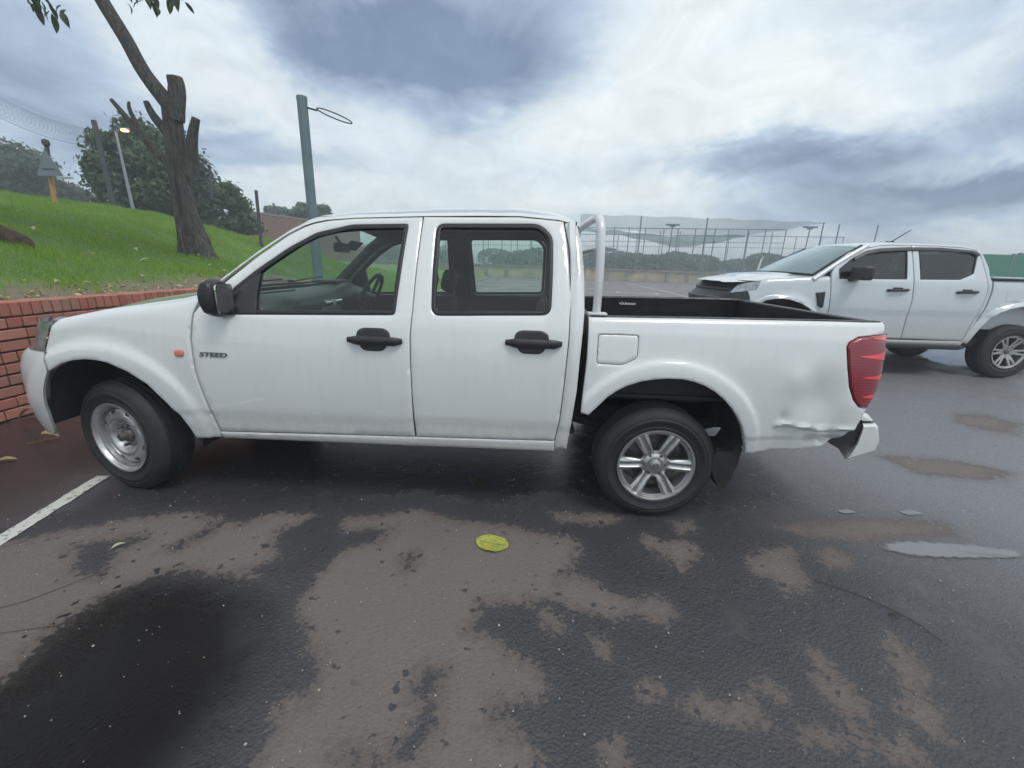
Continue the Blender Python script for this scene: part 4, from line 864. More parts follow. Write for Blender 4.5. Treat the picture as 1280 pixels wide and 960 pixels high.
# ================================================================== wheels (shared by both pickups)
def tyre_mb(r_, w, rim, c):
    """tread cylinder with rounded shoulders, sidewall ribs; face towards -y at depth 0"""
    prof = [(rim-.006, .030), (rim+.004, .012), (rim+.018, .004), (rim+.022, .0065), (rim+.05, .000), (rim+.053, -.0025), (rim+.062, -.0025), (rim+.065, .000), (r_-.052, .004), (r_-.048, .0015), (r_-.032, .008), (r_-.015, .020), (r_-.005, .036)]
    mid = []
    k = 5
    for i in range(k):
        a = .040+(w-.08)*i/k; b = .040+(w-.08)*(i+1)/k; g = .010
        mid += [(r_, a+g*.2), (r_, b-g), (r_-.009, b-g*.9), (r_-.009, b-g*.1)]
    prof = prof+mid[:-2]+[(r_, w-.04), (r_-.015, w-.02), (r_-.04, w-.004), (rim+.02, w), (rim-.006, w-.03)]
    m = MB(); m.lathe(prof, c, 72)
    for i in range(56 if rim < .21 or rim > .22 else 0):                     # shoulder blocks
        a = 2*math.pi*i/56; rr = r_-.012
        rot = Matrix.Rotation(-a, 3, 'Y')
        m.box((c[0]+(rr-.010)*math.cos(a), c[1]+.026, c[2]+(rr-.010)*math.sin(a)), (.022, .022, .019), rot)
    return m
def rim_barrel(rim, w, c, lip=.012):
    m = MB(); m.lathe([(rim-.004, .020), (rim+.004, .006), (rim+.003, .000), (rim-.006, .000), (rim-.012, .010), (rim-.018, .030), (rim-.030, .075), (rim-.034, .16), (rim-.01, w-.02)], c, 64); return m
def disc_panel(name, rim, c, mat, parent, depthf, holes, step=.008, n=56):
    def mp(a, b, d): rr = math.hypot(a, b); return (c[0]+a, c[1]+depthf(a, b, rr)+d, c[2]+b)
    return panel(name, ellipse(0, 0, rim, rim, n), mp, mat, parent, holes=holes, step=step, edge=.003, push=.002, jamb=.022, smooth=35)
def star_holes(n, r0, r1, half0, half1, ph=0, rad=.006):
    H = []
    for i in range(n):
        a = ph+2*math.pi*i/n
        P = []
        for k in range(7):
            t = -half1+2*half1*k/6; P.append((r1*math.cos(a+t), r1*math.sin(a+t)))
        for k in range(3):
            t = half0-2*half0*k/2; P.append((r0*math.cos(a+t), r0*math.sin(a+t)))
        H.append(soften(P, rad, 3))
    return H
def alloy_wheel(parent, loc, r_, w, rim, style=1, rotz=0, spin=0., face=True, name='wheel', label=None):
    e = empty(name, loc, parent=parent)
    if label: e['label'] = label
    c = (loc[0], loc[1]-w/2, loc[2])
    tyre_mb(r_, w, rim, c).build('tyre', MT['rubber'], e, 30)
    if not face:
        m = MB(); m.lathe([(rim, .02), (rim-.02, .06), (.0, .07)], c, 32); m.lathe([(rim, w-.02), (rim-.02, w-.06), (.0, w-.07)], c, 32); m.build('rim', MT['steel_dark'], e)
        return e
    if style == 1:
        m = rim_barrel(rim, w, c)
        ob = m.build('rim', MT['alloy'], e)
        holes = star_holes(6, .074*rim/.2, rim-.026, .17, .315, R(30)+spin, .008)
        def dep(a, b, rr):
            ang = math.atan2(b, a)-spin; q = ((ang+math.pi/6) % (math.pi/3))-math.pi/6
            lat = rr*math.sin(abs(q))           # distance from spoke axis
            d = .016+.020*smooth01(1-(rr/(rim*.95)))-.0
            if rr > .062: d -= .010*math.exp(-((lat-.020)/.008)**2)*smooth01((rr-.06)/.03) - .004
            if rr < .062: d -= .012*smooth01((.064-rr)/.02)
            return d
        disc_panel('spokes', rim-.008, c, MT['alloy'], e, dep, holes, .007)
        lugs = MB()
        for i in range(6):
            a = spin+math.pi/3*i+0; lugs.lathe([(.0, .012), (.006, .012), (.0075, .02), (.0075, .034)], (c[0]+.062*math.cos(a), c[1]+.004, c[2]+.062*math.sin(a)), 8)
        lugs.build('lug_nuts', MT['steel_dark'], e)['kind'] = 'stuff'
        cap = MB(); cap.lathe([(0, .004), (.012, .0045), (.022, .006), (.031, .010), (.034, .022)], c, 28)
        cap.build('hub_cap', MT['alloy'], e)
        lg = MB(); lg.lathe([(.010, .003), (.013, .0015), (.016, .003), (.0165, .006), (.0095, .006)], c, 24); lg.box((c[0], c[1]+.003, c[2]), (.003, .003, .022), Matrix.Rotation(R(35), 3, 'Y')); lg.build('cap_emblem', MT['steel_dark'], e)
    elif style == 2:                         # pressed steel wheel, no cap
        m = MB(); m.lathe([(rim-.004, .020), (rim+.004, .006), (rim+.003, .000), (rim-.007, .000), (rim-.014, .008), (rim-.018, .022), (rim-.032, .026), (rim-.036, .052), (rim-.038, .16)], c, 64)
        m.build('rim', MT['steel'], e)
        holes = []
        for i in range(8):
            a = R(22.5)+i*math.pi/4; rr = rim-.058; P = ellipse(0, 0, .021, .0125, 12); ca, sa = math.cos(a+math.pi/2), math.sin(a+math.pi/2)
            holes.append([(rr*math.cos(a)+p*ca-q*sa, rr*math.sin(a)+p*sa+q*ca) for p, q in P])
        dt = [(0, .060), (.040, .060), (.052, .066), (.078, .066), (.086, .060), (.100, .034), (.112, .026), (.135, .030), (rim-.044, .042), (rim-.034, .058)]
        disc_panel('wheel_disc', rim-.036, c, MT['steel'], e, lambda a, b, rr: tabv(dt, rr), holes, .008)
        h = MB(); h.lathe([(0, .010), (.020, .010), (.026, .014), (.028, .040), (.040, .046), (.046, .062)], c, 24); h.build('hub', MT['steel_dark'], e)
        lg = MB()
        for i in range(6):
            a = R(15)+i*math.pi/3; lg.lathe([(0, .034), (.007, .034), (.010, .040), (.010, .066)], (c[0]+.065*math.cos(a), c[1], c[2]+.065*math.sin(a)), 6)
        lg.build('lug_nuts', MT['steel_dark'], e)['kind'] = 'stuff'
    else:                                    # six forked spokes
        rim_barrel(rim, w, c).build('rim', MT['alloy'], e)
        holes = star_holes(6, .085, rim-.026, .12, .30, R(30)+spin, .007)+star_holes(6, .13, rim-.024, .035, .085, spin, .004)
        disc_panel('spokes', rim-.008, c, MT['alloy'], e, lambda a, b, rr: .012+.030*smooth01(1-rr/rim), holes, .010)
        cap = MB(); cap.lathe([(0, .028), (.030, .030), (.036, .046)], c, 24)
        for i in range(6):
            a = R(30)+i*math.pi/3; cap.lathe([(0, .034), (.008, .034), (.010, .05)], (c[0]+.06*math.cos(a), c[1], c[2]+.06*math.sin(a)), 8)
        cap.build('hub_cap', MT['steel_dark'], e)
    bk = MB(); bk.lathe([(.0, .10), (rim-.05, .10), (rim-.05, .12), (0, .12)], c, 32); bk.build('brake_disc', MT['steel_dark'] if style == 1 else MT['under'], e)
    if rotz: e.rotation_euler.z = rotz
    return e

# ================================================================== body surface of the near pickup
NOSE_A = [(.30, .50), (.36, .56), (.47, .60), (.62, .59), (.76, .56), (.84, .50), (.87, .42), (.92, .345), (1.0, .30), (1.06, .27)]
def tumble(z):
    if z < 1.08: return .040*((z-.74)/.36)**2+.0065*smooth01((.548-z)/.008)
    return .0357+.075*(z-1.08)/.36+(z-1.08)*.16+.25*(z-1.08)**2
def base1(x, z):
    b = tumble(z)
    if x < -.28:
        q = min(1, (-.28-x)/tabv(NOSE_A, z)); return .9-(.9-b)*max(0., 1-q**3)**(1/3)
    if x > 4.02:
        q = min(1, (x-4.02)/.17); b += .12*(1-math.sqrt(max(0, 1-q*q)))
    return b
def flare(x, z):
    f = 0
    if z > .3:
        if x < 1.2: e_ = math.hypot((x+.07)/.565, (z-.38)/.54)
        else: e_ = math.hypot((x-3.06)/.523, (z-.45)/.496)
        f = .014*smooth01((1.02-e_)/.045)+.010*smooth01((1.12-e_)/.25)
    return f
def g2(x, z, a, b, sx, sz): return math.exp(-((x-a)/sx)**2-((z-b)/sz)**2)
def dents(x, z):
    if x < 3.5 or x > 4.2 or z > 1.0: return 0
    d = .026*g2(x, z, 3.84, .77, .11, .12)-.012*g2(x, z, 3.72, .86, .07, .09)-.008*g2(x, z, 3.98, .74, .05, .08)
    c = .622-.03*(x-3.6)+.006*math.sin(x*19)                      # creased fold running back from the arch
    d += .020*smooth01((c-z)/.016)*smooth01((x-3.62)/.06)-.008*math.exp(-((z-c)/.014)**2)*smooth01((x-3.62)/.06)
    d += .007*math.sin(x*47+z*30)*g2(x, z, 3.93, .545, .10, .045)+.040*g2(x, z, 3.965, .540, .075, .028)-.014*g2(x, z, 3.93, .578, .08, .012)
    d += .004*math.sin(x*60-z*55)*g2(x, z, 3.86, .60, .12, .035)
    d += .012*g2(x, z, 3.68, .66, .03, .04)
    return d
def roll(z, top, r_):
    """arc-length rollover at the top edge: returns z, extra depth"""
    if z <= top-r_: return z, 0.
    ph = (z-top+r_)/r_; return top-r_+r_*math.sin(ph), r_*(1-math.cos(ph))
def near(f=True, dn=False, top=None, r_=.03):
    def mp(x, z, d):
        e_ = 0.
        if top is not None: z, e_ = roll(z, tabv(top, x), r_)
        y = base1(x, z)-(flare(x, z) if f else 0)+(dents(x, z) if dn else 0)
        return (x, y+d+e_, z)
    return mp
def far(mp): return lambda x, z, d: (lambda p: (p[0], 1.8-p[1], p[2]))(mp(x, z, d))

pk = empty('pickup_truck', (1.5, .9, 0), 'white double cab pickup with a dented rear corner, nearest the camera', 'pickup truck')
PA = MT['paint']
FT = [(-.30, 1.042), (-.03, 1.103), (.20, 1.142), (.416, 1.178), (.53, 1.208)]
fr_ = .05
arch_f = [(.404, .379), (.385, .455), (.355, .525), (.303, .603), (.218, .709), (.117, .778), (.011, .823), (-.05, .834), (-.115, .836), (-.185, .828), (-.254, .808), (-.337, .762)]
fend = [(.538, .382), (.541, .42), (.521, .564), (.484, .78), (.478, .964), (.494, 1.10)]
fend += [(.522, 1.180), (.522, 1.206+.010)]
fend += [(x, tabv(FT, x)+.0125) for x in (.40, .25, .1, -.05, -.17, -.272)]
fend += [(-.285, 1.035), (-.304, 1.010), (-.333, .934), (-.357, .874)]
fend += arch_f[::-1]
SIL = [(.45, 1.15), (.545, 1.222), (.632, 1.294), (.796, 1.434), (.951, 1.553), (1.032, 1.600), (1.09, 1.621), (1.161, 1.637), (1.318, 1.652), (1.697, 1.671), (2.0, 1.681), (2.239, 1.685), (2.45, 1.670), (2.535, 1.652), (2.56, 1.63)]
door1 = [(.552, .425), (1.690, .449), (1.690, .722), (1.684, 1.016), (1.692, 1.147), (1.694, 1.4), (1.697, 1.645), (1.318, 1.627), (1.170, 1.611), (1.09, 1.592), (1.04, 1.572), (.965, 1.528), (.81, 1.405), (.655, 1.266), (.565, 1.190), (.504, 1.10), (.4885, .964), (.4945, .78), (.531, .564)]
fwin = soften([(.700, 1.100), (1.602, 1.126), (1.612, 1.30), (1.626, 1.607), (1.307, 1.594), (1.113, 1.544), (.972, 1.458), (.815, 1.337), (.695, 1.232)], .022, 4)
door2 = [(1.702, .4495), (2.482, .464), (2.500, .587), (2.512, .794), (2.524, 1.034), (2.5255, 1.234), (2.511, 1.491), (2.480, 1.640), (2.44, 1.6445), (2.24, 1.658), (1.704, 1.6455), (1.699, 1.40), (1.697, 1.147), (1.690, 1.016), (1.696, .722)]
rwin = soften([(1.795, 1.130), (2.428, 1.152), (2.432, 1.33), (2.428, 1.56), (2.35, 1.626), (1.779, 1.612), (1.786, 1.3)], .05, 6)
cpan = [(2.490, .405), (2.488, .466), (2.506, .587), (2.518, .794), (2.530, 1.034), (2.5315, 1.234), (2.517, 1.491), (2.486, 1.645), (2.535, 1.640), (2.560, 1.610), (2.584, 1.514), (2.598, 1.357), (2.603, 1.177), (2.590, .933), (2.584, .761), (2.555, .405)]
fuel = soften([(2.680, .918), (2.812, .918), (2.884, .955), (2.884, 1.067), (2.680, 1.067)], .016, 4)
arch_r = [(2.652, .640), (2.746, .748), (2.790, .783), (2.841, .812), (2.91, .838), (2.981, .852), (3.05, .859), (3.123, .858), (3.18, .848), (3.238, .829), (3.295, .799), (3.347, .760), (3.396, .712), (3.440, .656), (3.470, .606), (3.491, .554), (3.512, .50), (3.525, .450)]
bed = [(2.627, 1.185), (2.627, .935), (2.618, .763), (2.613, .652)]+arch_r
bed += [(3.583, .452), (3.690, .459), (3.76, .466), (3.842, .470), (3.90, .486), (3.950, .500), (3.987, .520), (4.030, .555), (4.07, .63), (4.092, .687), (4.098, .729), (4.048, .740), (4.009, .780), (3.979, .847), (3.952, .95), (3.934, 1.050), (3.945, 1.076), (3.99, 1.101), (4.08, 1.113), (4.178, 1.118), (4.182, 1.19)]
BT = [(2.6, 1.150), (3.3, 1.163), (3.94, 1.172), (4.2, 1.171)]
bed = [(x, z) if z < 1.18 else (x, tabv(BT, x)+.008) for x, z in bed]
bed_top = [(x, tabv(BT, x)+.008) for x in (3.9, 3.5, 3.1, 2.8)]
bed += bed_top
RT = [(x, z) for x, z in SIL]
rail = [(x, z+.008) for x, z in SIL[1:-1]]+[(x, z-.021) for x, z in SIL[1:-1]][::-1]
def both(name, outl, f, mat, **k):
    o = panel(name, outl, f, mat, pk, **k)
    f2_ = far(f); o2 = panel(name, outl, f2_, mat, pk, flip=True, **k)
    return o, o2
F0 = near(top=FT, r_=fr_)
both('front_fender', fend, F0, PA, step=.02)
d1, d1b = both('front_door', door1, near(), PA, holes=[fwin], step=.03)
d2, d2b = both('rear_door', door2, near(), PA, holes=[rwin], step=.03)
both('rear_cab_panel', cpan, near(False), PA, step=.02, edge=.018, push=.014)
both('roof_rail', rail, near(False, top=RT, r_=.022), PA, step=.02, edge=.003, push=.001, jamb=.012)
b1 = panel('bed_side', bed, near(True, True, top=BT, r_=.018), PA, pk, holes=[offset(fuel, -.0035)], step=.014, edge=.005)
b1['label'] = 'dented white bed side with a creased lower rear corner'
b2 = panel('bed_side', bed, far(near(True, False, top=BT, r_=.018)), PA, pk, step=.03, flip=True)
fd = panel('fuel_door', fuel, near(), PA, pk, step=.02, edge=.004, push=.003)
rock = [(.545, .372), (1.6, .380), (2.484, .393), (2.484, .459), (1.69, .4435), (.548, .4185)]
both('sill', rock, lambda x, z, d: (x, base1(x, z)-.004+d+.010*smooth01((.40-z)/.03), z), PA, step=.02)
# window seals and panes
def window(outl, doors, mp, sealw=.024):
    for dr, f_, fl_ in ((doors[0], mp, False), (doors[1], far(mp), True)):
        inn = offset(ccw(outl), sealw)
        panel('window_seal', offset(ccw(outl), .0015), lambda a, b, d, f_=f_: f_(a, b, d+.001), MT['seal'], dr, holes=[inn], step=.03, edge=.004, push=.003, jamb=.02, flip=fl_)
        panel('window_pane', offset(ccw(outl), sealw-.004), lambda a, b, d, f_=f_: f_(a, b, d+.013), MT['glass'], dr, step=.06, edge=0, push=0, jamb=0, flip=fl_)
window(fwin, (d1, d1b), near(False))
window(rwin, (d2, d2b), near(False))
# quarter light divider and mirror foot in the front window
tri = [(.705, 1.104), (.848, 1.109), (.838, 1.20), (.842, 1.325), (.80, 1.30), (.705, 1.215)]
panel('mirror_foot', tri, near(False), MT['black_plastic'], d1, step=.03, edge=.004)
panel('mirror_foot', tri, far(near(False)), MT['black_plastic'], d1b, step=.03, edge=.004, flip=True)
# ---- bonnet
def fe(x):                                    # inner edge of the rolled fender top
    zt = tabv(FT, x); ph = (fr_+.0125)/fr_
    return base1(x, zt)+fr_*(1-math.cos(ph)), zt-fr_+fr_*math.sin(ph)
rows = []
nu, nx = 24, 30
for j in range(2*nu+1):
    u = j/nu if j <= nu else 2-j/nu; side = j > nu
    xf = -.272-.345*(1-(1-u)**3)**(1/3); xr = .522-.13*(1-(1-u)**2)
    row = []
    for i in range(nx+1):
        x = xf+(xr-xf)*i/nx; xc = max(x, -.272); ye, ze = fe(xc)
        y = ye+.004+(.9-ye-.004)*u
        z = ze+.040*(1-(1-u)**2.2)+.010*math.exp(-((u-.42)/.10)**2)*smooth01((x+.5)/.5)
        if x < -.272: z -= .10*((-.272-x)/.345)**1.6+.17*(-.272-x)*.9
        row.append((x, 1.8-y if side else y, z))
    if u == 1 and side: continue
    rows.append(row)
bn = MB(); bn.grid(rows); bon = bn.build('bonnet', PA, pk)
sk = MB()                                     # folded bonnet lip below the leading edge, and cowl
sk.grid([[r_[0] for r_ in rows], [(r_[0][0]+.004, r_[0][1], r_[0][2]-.028) for r_ in rows], [(r_[0][0]+.05, r_[0][1], r_[0][2]-.04) for r_ in rows]])
sk.build('bonnet_lip', PA, bon)
cw = MB(); cw.grid([[(r_[-1][0]-.01, r_[-1][1], r_[-1][2]-.014) for r_ in rows], [(r_[-1][0]+.06, r_[-1][1], r_[-1][2]-.005) for r_ in rows], [(r_[-1][0]+.14, r_[-1][1], r_[-1][2]-.002) for r_ in rows]])
cw.build('cowl', MT['black_plastic'], pk)
for s in (0, 1):
    wp = MB(); y0 = .42+s*.62; wp.tube([(.50, y0, 1.232), (.47, y0+.3, 1.247), (.46, y0+.56, 1.25)], .007, 6); wp.box((.49, y0, 1.235), (.03, .03, .02)); wp.build('wiper', MT['black_plastic'], pk)
# engine bay block so that gaps read dark
MB().box((.02, .9, .68), (.86, .86, .44)).box((-.02, .455, .66), (.94, .02, .54)).build('engine_bay', MT['under'], pk)
# ---- nose: bumper, headlamps, grille
def nosept(z, th, da=0.):
    a = tabv(NOSE_A, z)+da; b = tumble(z); n_ = 3.
    s, c = abs(math.sin(th)), math.cos(th)
    x = -.28-a*s**(2/n_); b -= flare(x, z)
    return (x, .9-(.9-b)*math.copysign(abs(c)**(2/n_), c), z)
def th_of(z, x): a = tabv(NOSE_A, z); q = max(0., min(1., (-.28-x)/a)); return math.asin(q**1.5)
XS = [(.345, -.500), (.377, -.475), (.43, -.462), (.515, -.445), (.60, -.422), (.657, -.402), (.72, -.368), (.758, -.345), (.80, -.350), (.862, -.368)]
def noserows(zs, xs, t1=None, da=0., n=60):
    o = []
    for z in zs:
        t0 = th_of(z, tabv(xs, z)); te = (math.pi-t0) if t1 is None else t1
        o.append([nosept(z, t0+(te-t0)*k/n, da) for k in range(n+1)])
    return o
zs = [.345, .352, .365, .38, .41, .45, .5, .55, .6, .65, .70, .74, .76, .79, .82, .845, .858, .862]
rw_ = noserows(zs, XS)
rw_.insert(0, [(p[0]+.01, p[1]+(.02 if p[1] < .9 else -.02), p[2]) for p in rw_[0]])
rw_.append([(p[0]+.06, p[1]+(.02 if p[1] < .9 else -.02), p[2]+.006) for p in rw_[-1]])
bp_ = MB(); bp_.grid(rw_)
for e_ in (0, -1):                            # inward return along the arch edge
    s = .018 if e_ == 0 else -.018
    bp_.grid([[r_[e_] for r_ in rw_[1:-1]], [(r_[e_][0]-.004, r_[e_][1]+s, r_[e_][2]) for r_ in rw_[1:-1]]])
bmp = bp_.build('front_bumper', PA, pk)
itk = MB(); itk.grid([[nosept(z, R(90)+R(52)*t/10, .004) for t in range(-10, 11)] for z in (.42, .47, .52, .58)]); itk.build('air_intake', MT['black_plastic'], bmp)
HS = [(.866, -.364), (.934, -.340), (1.013, -.312), (1.035, -.292)]
for s in (1, -1):
    hz = [.868, .89, .93, .97, 1.0, 1.02, 1.03]
    g = noserows(hz, HS, R(46), .0, 16)
    if s == -1: g = [[(p[0], 1.8-p[1], p[2]) for p in r_] for r_ in g]
    h_ = MB(); h_.grid(g); ho = h_.build('headlight', MT['headlamp'], pk)
    g2_ = [[(p[0]+.045, p[1]+.03*s, p[2]) for p in r_] for r_ in g]
    h2 = MB(); h2.grid(g2_); h2.build('reflector_bowl', MT['headlamp'], ho)
gr = MB(); gr.grid([[nosept(z, R(48)+R(84)*t/20, -.025) for t in range(21)] for z in (.868, .92, .97, 1.01)]); go = gr.build('grille', MT['black_plastic'], pk)
for z in (.885, .93, .975):
    b_ = MB(); pts = [nosept(z, R(48)+R(84)*t/20, .0) for t in range(21)]; b_.tube(pts, .009, 6); b_.build('grille_bar', MT['chrome'], go)
# ---- windscreen, roof, rear screen
def scr(u, t, ins=0.):
    """u 0..2 across, t 0 bottom..1 top"""
    uu = u if u <= 1 else 2-u; bulge = 1-(1-uu)**2.4
    xs0, zs0 = .565+ins, 1.212; xs1, zs1 = 1.065, 1.598
    x = xs0+(xs1-xs0)*t-bulge*(.16*(1-t)+.09*t); z = zs0+(zs1-zs0)*t+bulge*.035*t+.012*math.sin(math.pi*t)
    y0 = base1(1.0, z)+.030; y = y0+(.9-y0)*uu
    return (x, 1.8-y if u > 1 else y, z)
ws = MB(); ws.grid([[scr(u/12, t/10) for u in range(25)] for t in range(11)]); wso = ws.build('windscreen', MT['glass_ws'], pk)
sb = MB()
for s in (0, 1):
    sb.tube([scr(.05 if not s else 1.95, t/10) for t in range(11)], .007, 6)
sb.tube([scr(u/12, 0) for u in range(25)], .008, 6); sb.tube([scr(u/12, 1) for u in range(25)], .008, 6); sb.build('windscreen_seal', MT['seal'], wso)
# sun strip sticker on the far upper corner of the windscreen
st = MB(); st.grid([[(lambda p: (p[0]+.006, p[1], p[2]-.003))(scr(1.56+.26*i/4, .64+.17*j/3)) for i in range(5)] for j in range(4)]); st.build('windscreen_sticker', simple('sticker_blue', (.03, .13, .30), .5), wso)
rr = []
xr_ = [1.032, 1.09, 1.161, 1.318, 1.5, 1.697, 1.85, 2.0, 2.239, 2.35, 2.45, 2.52, 2.545, 2.56]
for k in range(0, 41):
    u = k/20; uu = u if u <= 1 else 2-u; row = []
    for x in xr_:
        zt = tabv(SIL, x); ph = (.022+.008)/.022; zz_ = zt-.022+.022*math.sin(ph); ye = base1(x, zt)+.022*(1-math.cos(ph))-.0005
        y = ye+(.9-ye)*(uu if uu < 1 else 1); z = zz_+.060*(1-(1-uu)**2.6)*(1-smooth01((x-2.40)/.25)*.5)
        xx = x-.07*(1-(1-uu)**2.4) if x < 1.1 else x-.02*(1-(1-uu)**2.4) if x > 2.5 else x
        row.append((xx, 1.8-y if u > 1 else y, z))
    rr.append(row)
rf = MB(); rf.grid(rr); roof = rf.build('roof', PA, pk, 50)
hl_ = MB(); hl_.grid([[(p[0]+(.03 if i == 0 else -.03 if i == len(r_)-1 else 0), p[1], p[2]-.035) for i, p in enumerate(r_)] for r_ in rr[1:-1]]); hl_.build('headliner', MT['headliner'], roof)
def backmap(a, b, d): return (2.585-.030*smooth01((b-1.35)/.3)-d-.03*((a-.9)/.8)**4, a, b)
bw = [(.09, .45), (1.71, .45), (1.72, 1.0), (1.70, 1.20), (1.60, 1.50), (1.52, 1.64), (.9, 1.70), (.28, 1.64), (.20, 1.50), (.10, 1.20), (.08, 1.0)]
rwh = rrect(.38, 1.20, 1.42, 1.52, .05)
bk_ = panel('cab_back', bw, backmap, PA, pk, holes=[rwh], step=.05)
panel('rear_screen', offset(ccw(rwh), -.01), lambda a, b, d: backmap(a, b, .01), MT['glass'], bk_, step=.1, edge=0, push=0, jamb=0)
panel('screen_seal', offset(ccw(rwh), -.012), lambda a, b, d: backmap(a, b, d-.004), MT['seal'], bk_, holes=[offset(ccw(rwh), .018)], step=.06, edge=.003, push=.002, jamb=.01)
# ---- tail
def tailmap(a, b, d): return (4.192-.03*((a-.9)/.8)**2*.6-d-.010*smooth01((b-1.0)/.03), a, b)
tg = panel('tailgate', soften([(.17, .66), (1.63, .66), (1.63, 1.160), (.17, 1.160)], .02), tailmap, PA, pk, step=.05)
MB().box((4.155, .9, 1.155), (.066, 1.50, .024), bev=.006).box((4.135, .9, .93), (.03, 1.50, .44)).build('tailgate_liner', MT['liner'], tg)
MB().box((4.20, .9, .98), (.02, .20, .07), bev=.006).build('tailgate_handle', MT['black_plastic'], tg)
lamp = soften([(4.096, .733), (4.053, .743), (4.014, .782), (3.984, .848), (3.957, .95), (3.938, 1.050), (3.949, 1.073), (3.992, 1.098), (4.08, 1.110), (4.176, 1.115), (4.180, 1.05), (4.176, .96), (4.160, .87), (4.125, .79)], .008, 2)
lampf = lambda x, z, d: (x, base1(x, z)-.006+d, z)
for f_, fl_ in ((lampf, False), (far(lampf), True)):
    tl = panel('tail_light', lamp, f_, MT['lamp'], pk, step=.012, edge=.006, push=.006, jamb=.03, flip=fl_)
    for z, x0 in ((1.098, 4.06), (1.008, 4.00), (.900, 4.03), (.800, 4.05)):
        xe = 4.170 if z > .95 else (4.155 if z > .85 else 4.118)
        panel('lamp_reflector', [(x0, z-.002), (xe, z-(.022 if z == 1.008 else .013)), (xe, z+(.018 if z == 1.008 else .010)), (x0, z+.002)], lambda a, b, d, f_=f_: f_(a, b, d-.0035), MT['lamp_bright'], tl, step=.02, edge=0, push=0, jamb=.003, flip=fl_)
    q = MB(); ys = [.125, .16, .19] if not fl_ else [1.675, 1.64, 1.61]
    q.grid([[(4.196 if y_ == ys[1] else 4.190, y_, z) for z in (.76, .85, .95, 1.05, 1.112)] for y_ in ys]); q.build('lamp_back_lens', MT['lamp'], tl)
# rear step bumper: bar, end caps, tread plates
bb = MB()
sec = [(4.125, .638), (4.190, .643), (4.208, .628), (4.238, .54), (4.230, .485), (4.155, .455), (4.080, .422), (4.090, .438), (4.118, .52), (4.127, .615)]
ys = [.030, .042, .20, .9, 1.6, 1.758, 1.770]
V = []; F = []
for j, y_ in enumerate(ys):
    sh = -.008 if j in (0, len(ys)-1) else (.0 if j in (1, len(ys)-2) else .075)
    sk_ = (.86, .97, 1, 1, 1, .97, .86)[j]; V += [(4.165+(a-4.165)*sk_+sh, y_, .54+(b-.54)*sk_) for a, b in sec]
n_ = len(sec)
for j in range(len(ys)-1): F += [(j*n_+i, j*n_+(i+1) % n_, (j+1)*n_+(i+1) % n_, (j+1)*n_+i) for i in range(n_)]
F += [tuple(range(n_)), tuple((len(ys)-1)*n_+i for i in range(n_))[::-1]]
bb.add(V, F); bmo = bb.build('rear_bumper', PA, pk, 35)
for y0, y1 in ((.055, .185), (1.615, 1.745)):
    tp = MB(); tp.box((4.162, (y0+y1)/2, .6455), (.062, y1-y0, .004))
    tp.build('step_plate', MT['black_plastic'], bmo)
    rb = MB()
    for i in range(4):
        for j in range(3): rb.box((4.143+j*.020, y0+.02+i*(y1-y0-.04)/3, .649), (.015, .024, .004))
    rb.build('tread_ribs', MT['white_mark'], bmo)
    MB().prism([(4.02, .567), (4.065, .642), (4.128, .634), (4.122, .52), (4.10, .50)], y0-.010, y0+.03).build('bumper_bracket', MT['black_plastic'], bmo)
    MB().prism([(4.00, .50), (4.20, .52), (4.20, .58), (4.00, .57)], .30 if y0 < .5 else 1.44, .36 if y0 < .5 else 1.50).build('bumper_arm', MT['under'], bmo)
# ---- load bed liner
lb = MB(); zt = lambda x: tabv(BT, x)-.003
for s in (0, 1):
    Y = (lambda y_: 1.8-y_) if s else (lambda y_: y_)
    rows_ = []
    for x in [2.64+.1*i for i in range(16)]:
        ye = base1(x, 1.16)+.020
        rows_.append([(x, Y(ye), zt(x)-.004), (x, Y(ye+.002), zt(x)+.007), (x, Y(ye+.045), zt(x)+.008), (x, Y(ye+.055), zt(x)-.004), (x, Y(.135), zt(x)-.03), (x, Y(.145), .72)])
    lb.grid(rows_)
lb.box((3.39, .9, .715), (1.52, 1.55, .02)); lb.box((2.645, .9, .93), (.03, 1.56, .44))
for i in range(14): lb.box((3.39, .25+i*.1, .730), (1.48, .035, .012))
lno = lb.build('bed_liner', MT['liner'], pk, 30)
# white script sticker on the far liner wall
sc_ = MB()
for i, (dx, h_, w_) in enumerate([(0, .018, .012), (.018, .034, .006), (.03, .016, .014), (.05, .028, .006), (.062, .017, .016), (.084, .017, .016), (.105, .017, .014), (.125, .017, .013), (.145, .017, .012)]):
    sc_.box((3.10+dx*.9, 1.640, 1.10+h_*.35), (w_*.75, .003, h_*.7), Matrix.Rotation(R(14), 3, 'Y'))
sc_.box((3.165, 1.640, 1.098), (.13, .003, .004)); sc_.build('script_sticker', MT['white_mark'], lno)
for x in (2.9, 3.9):
    MB().tube([(x-.04, .158, 1.10), (x-.02, .17, 1.08), (x+.02, .17, 1.08), (x+.04, .158, 1.10)], .006, 6).build('tie_down_hook', MT['steel'], lno)
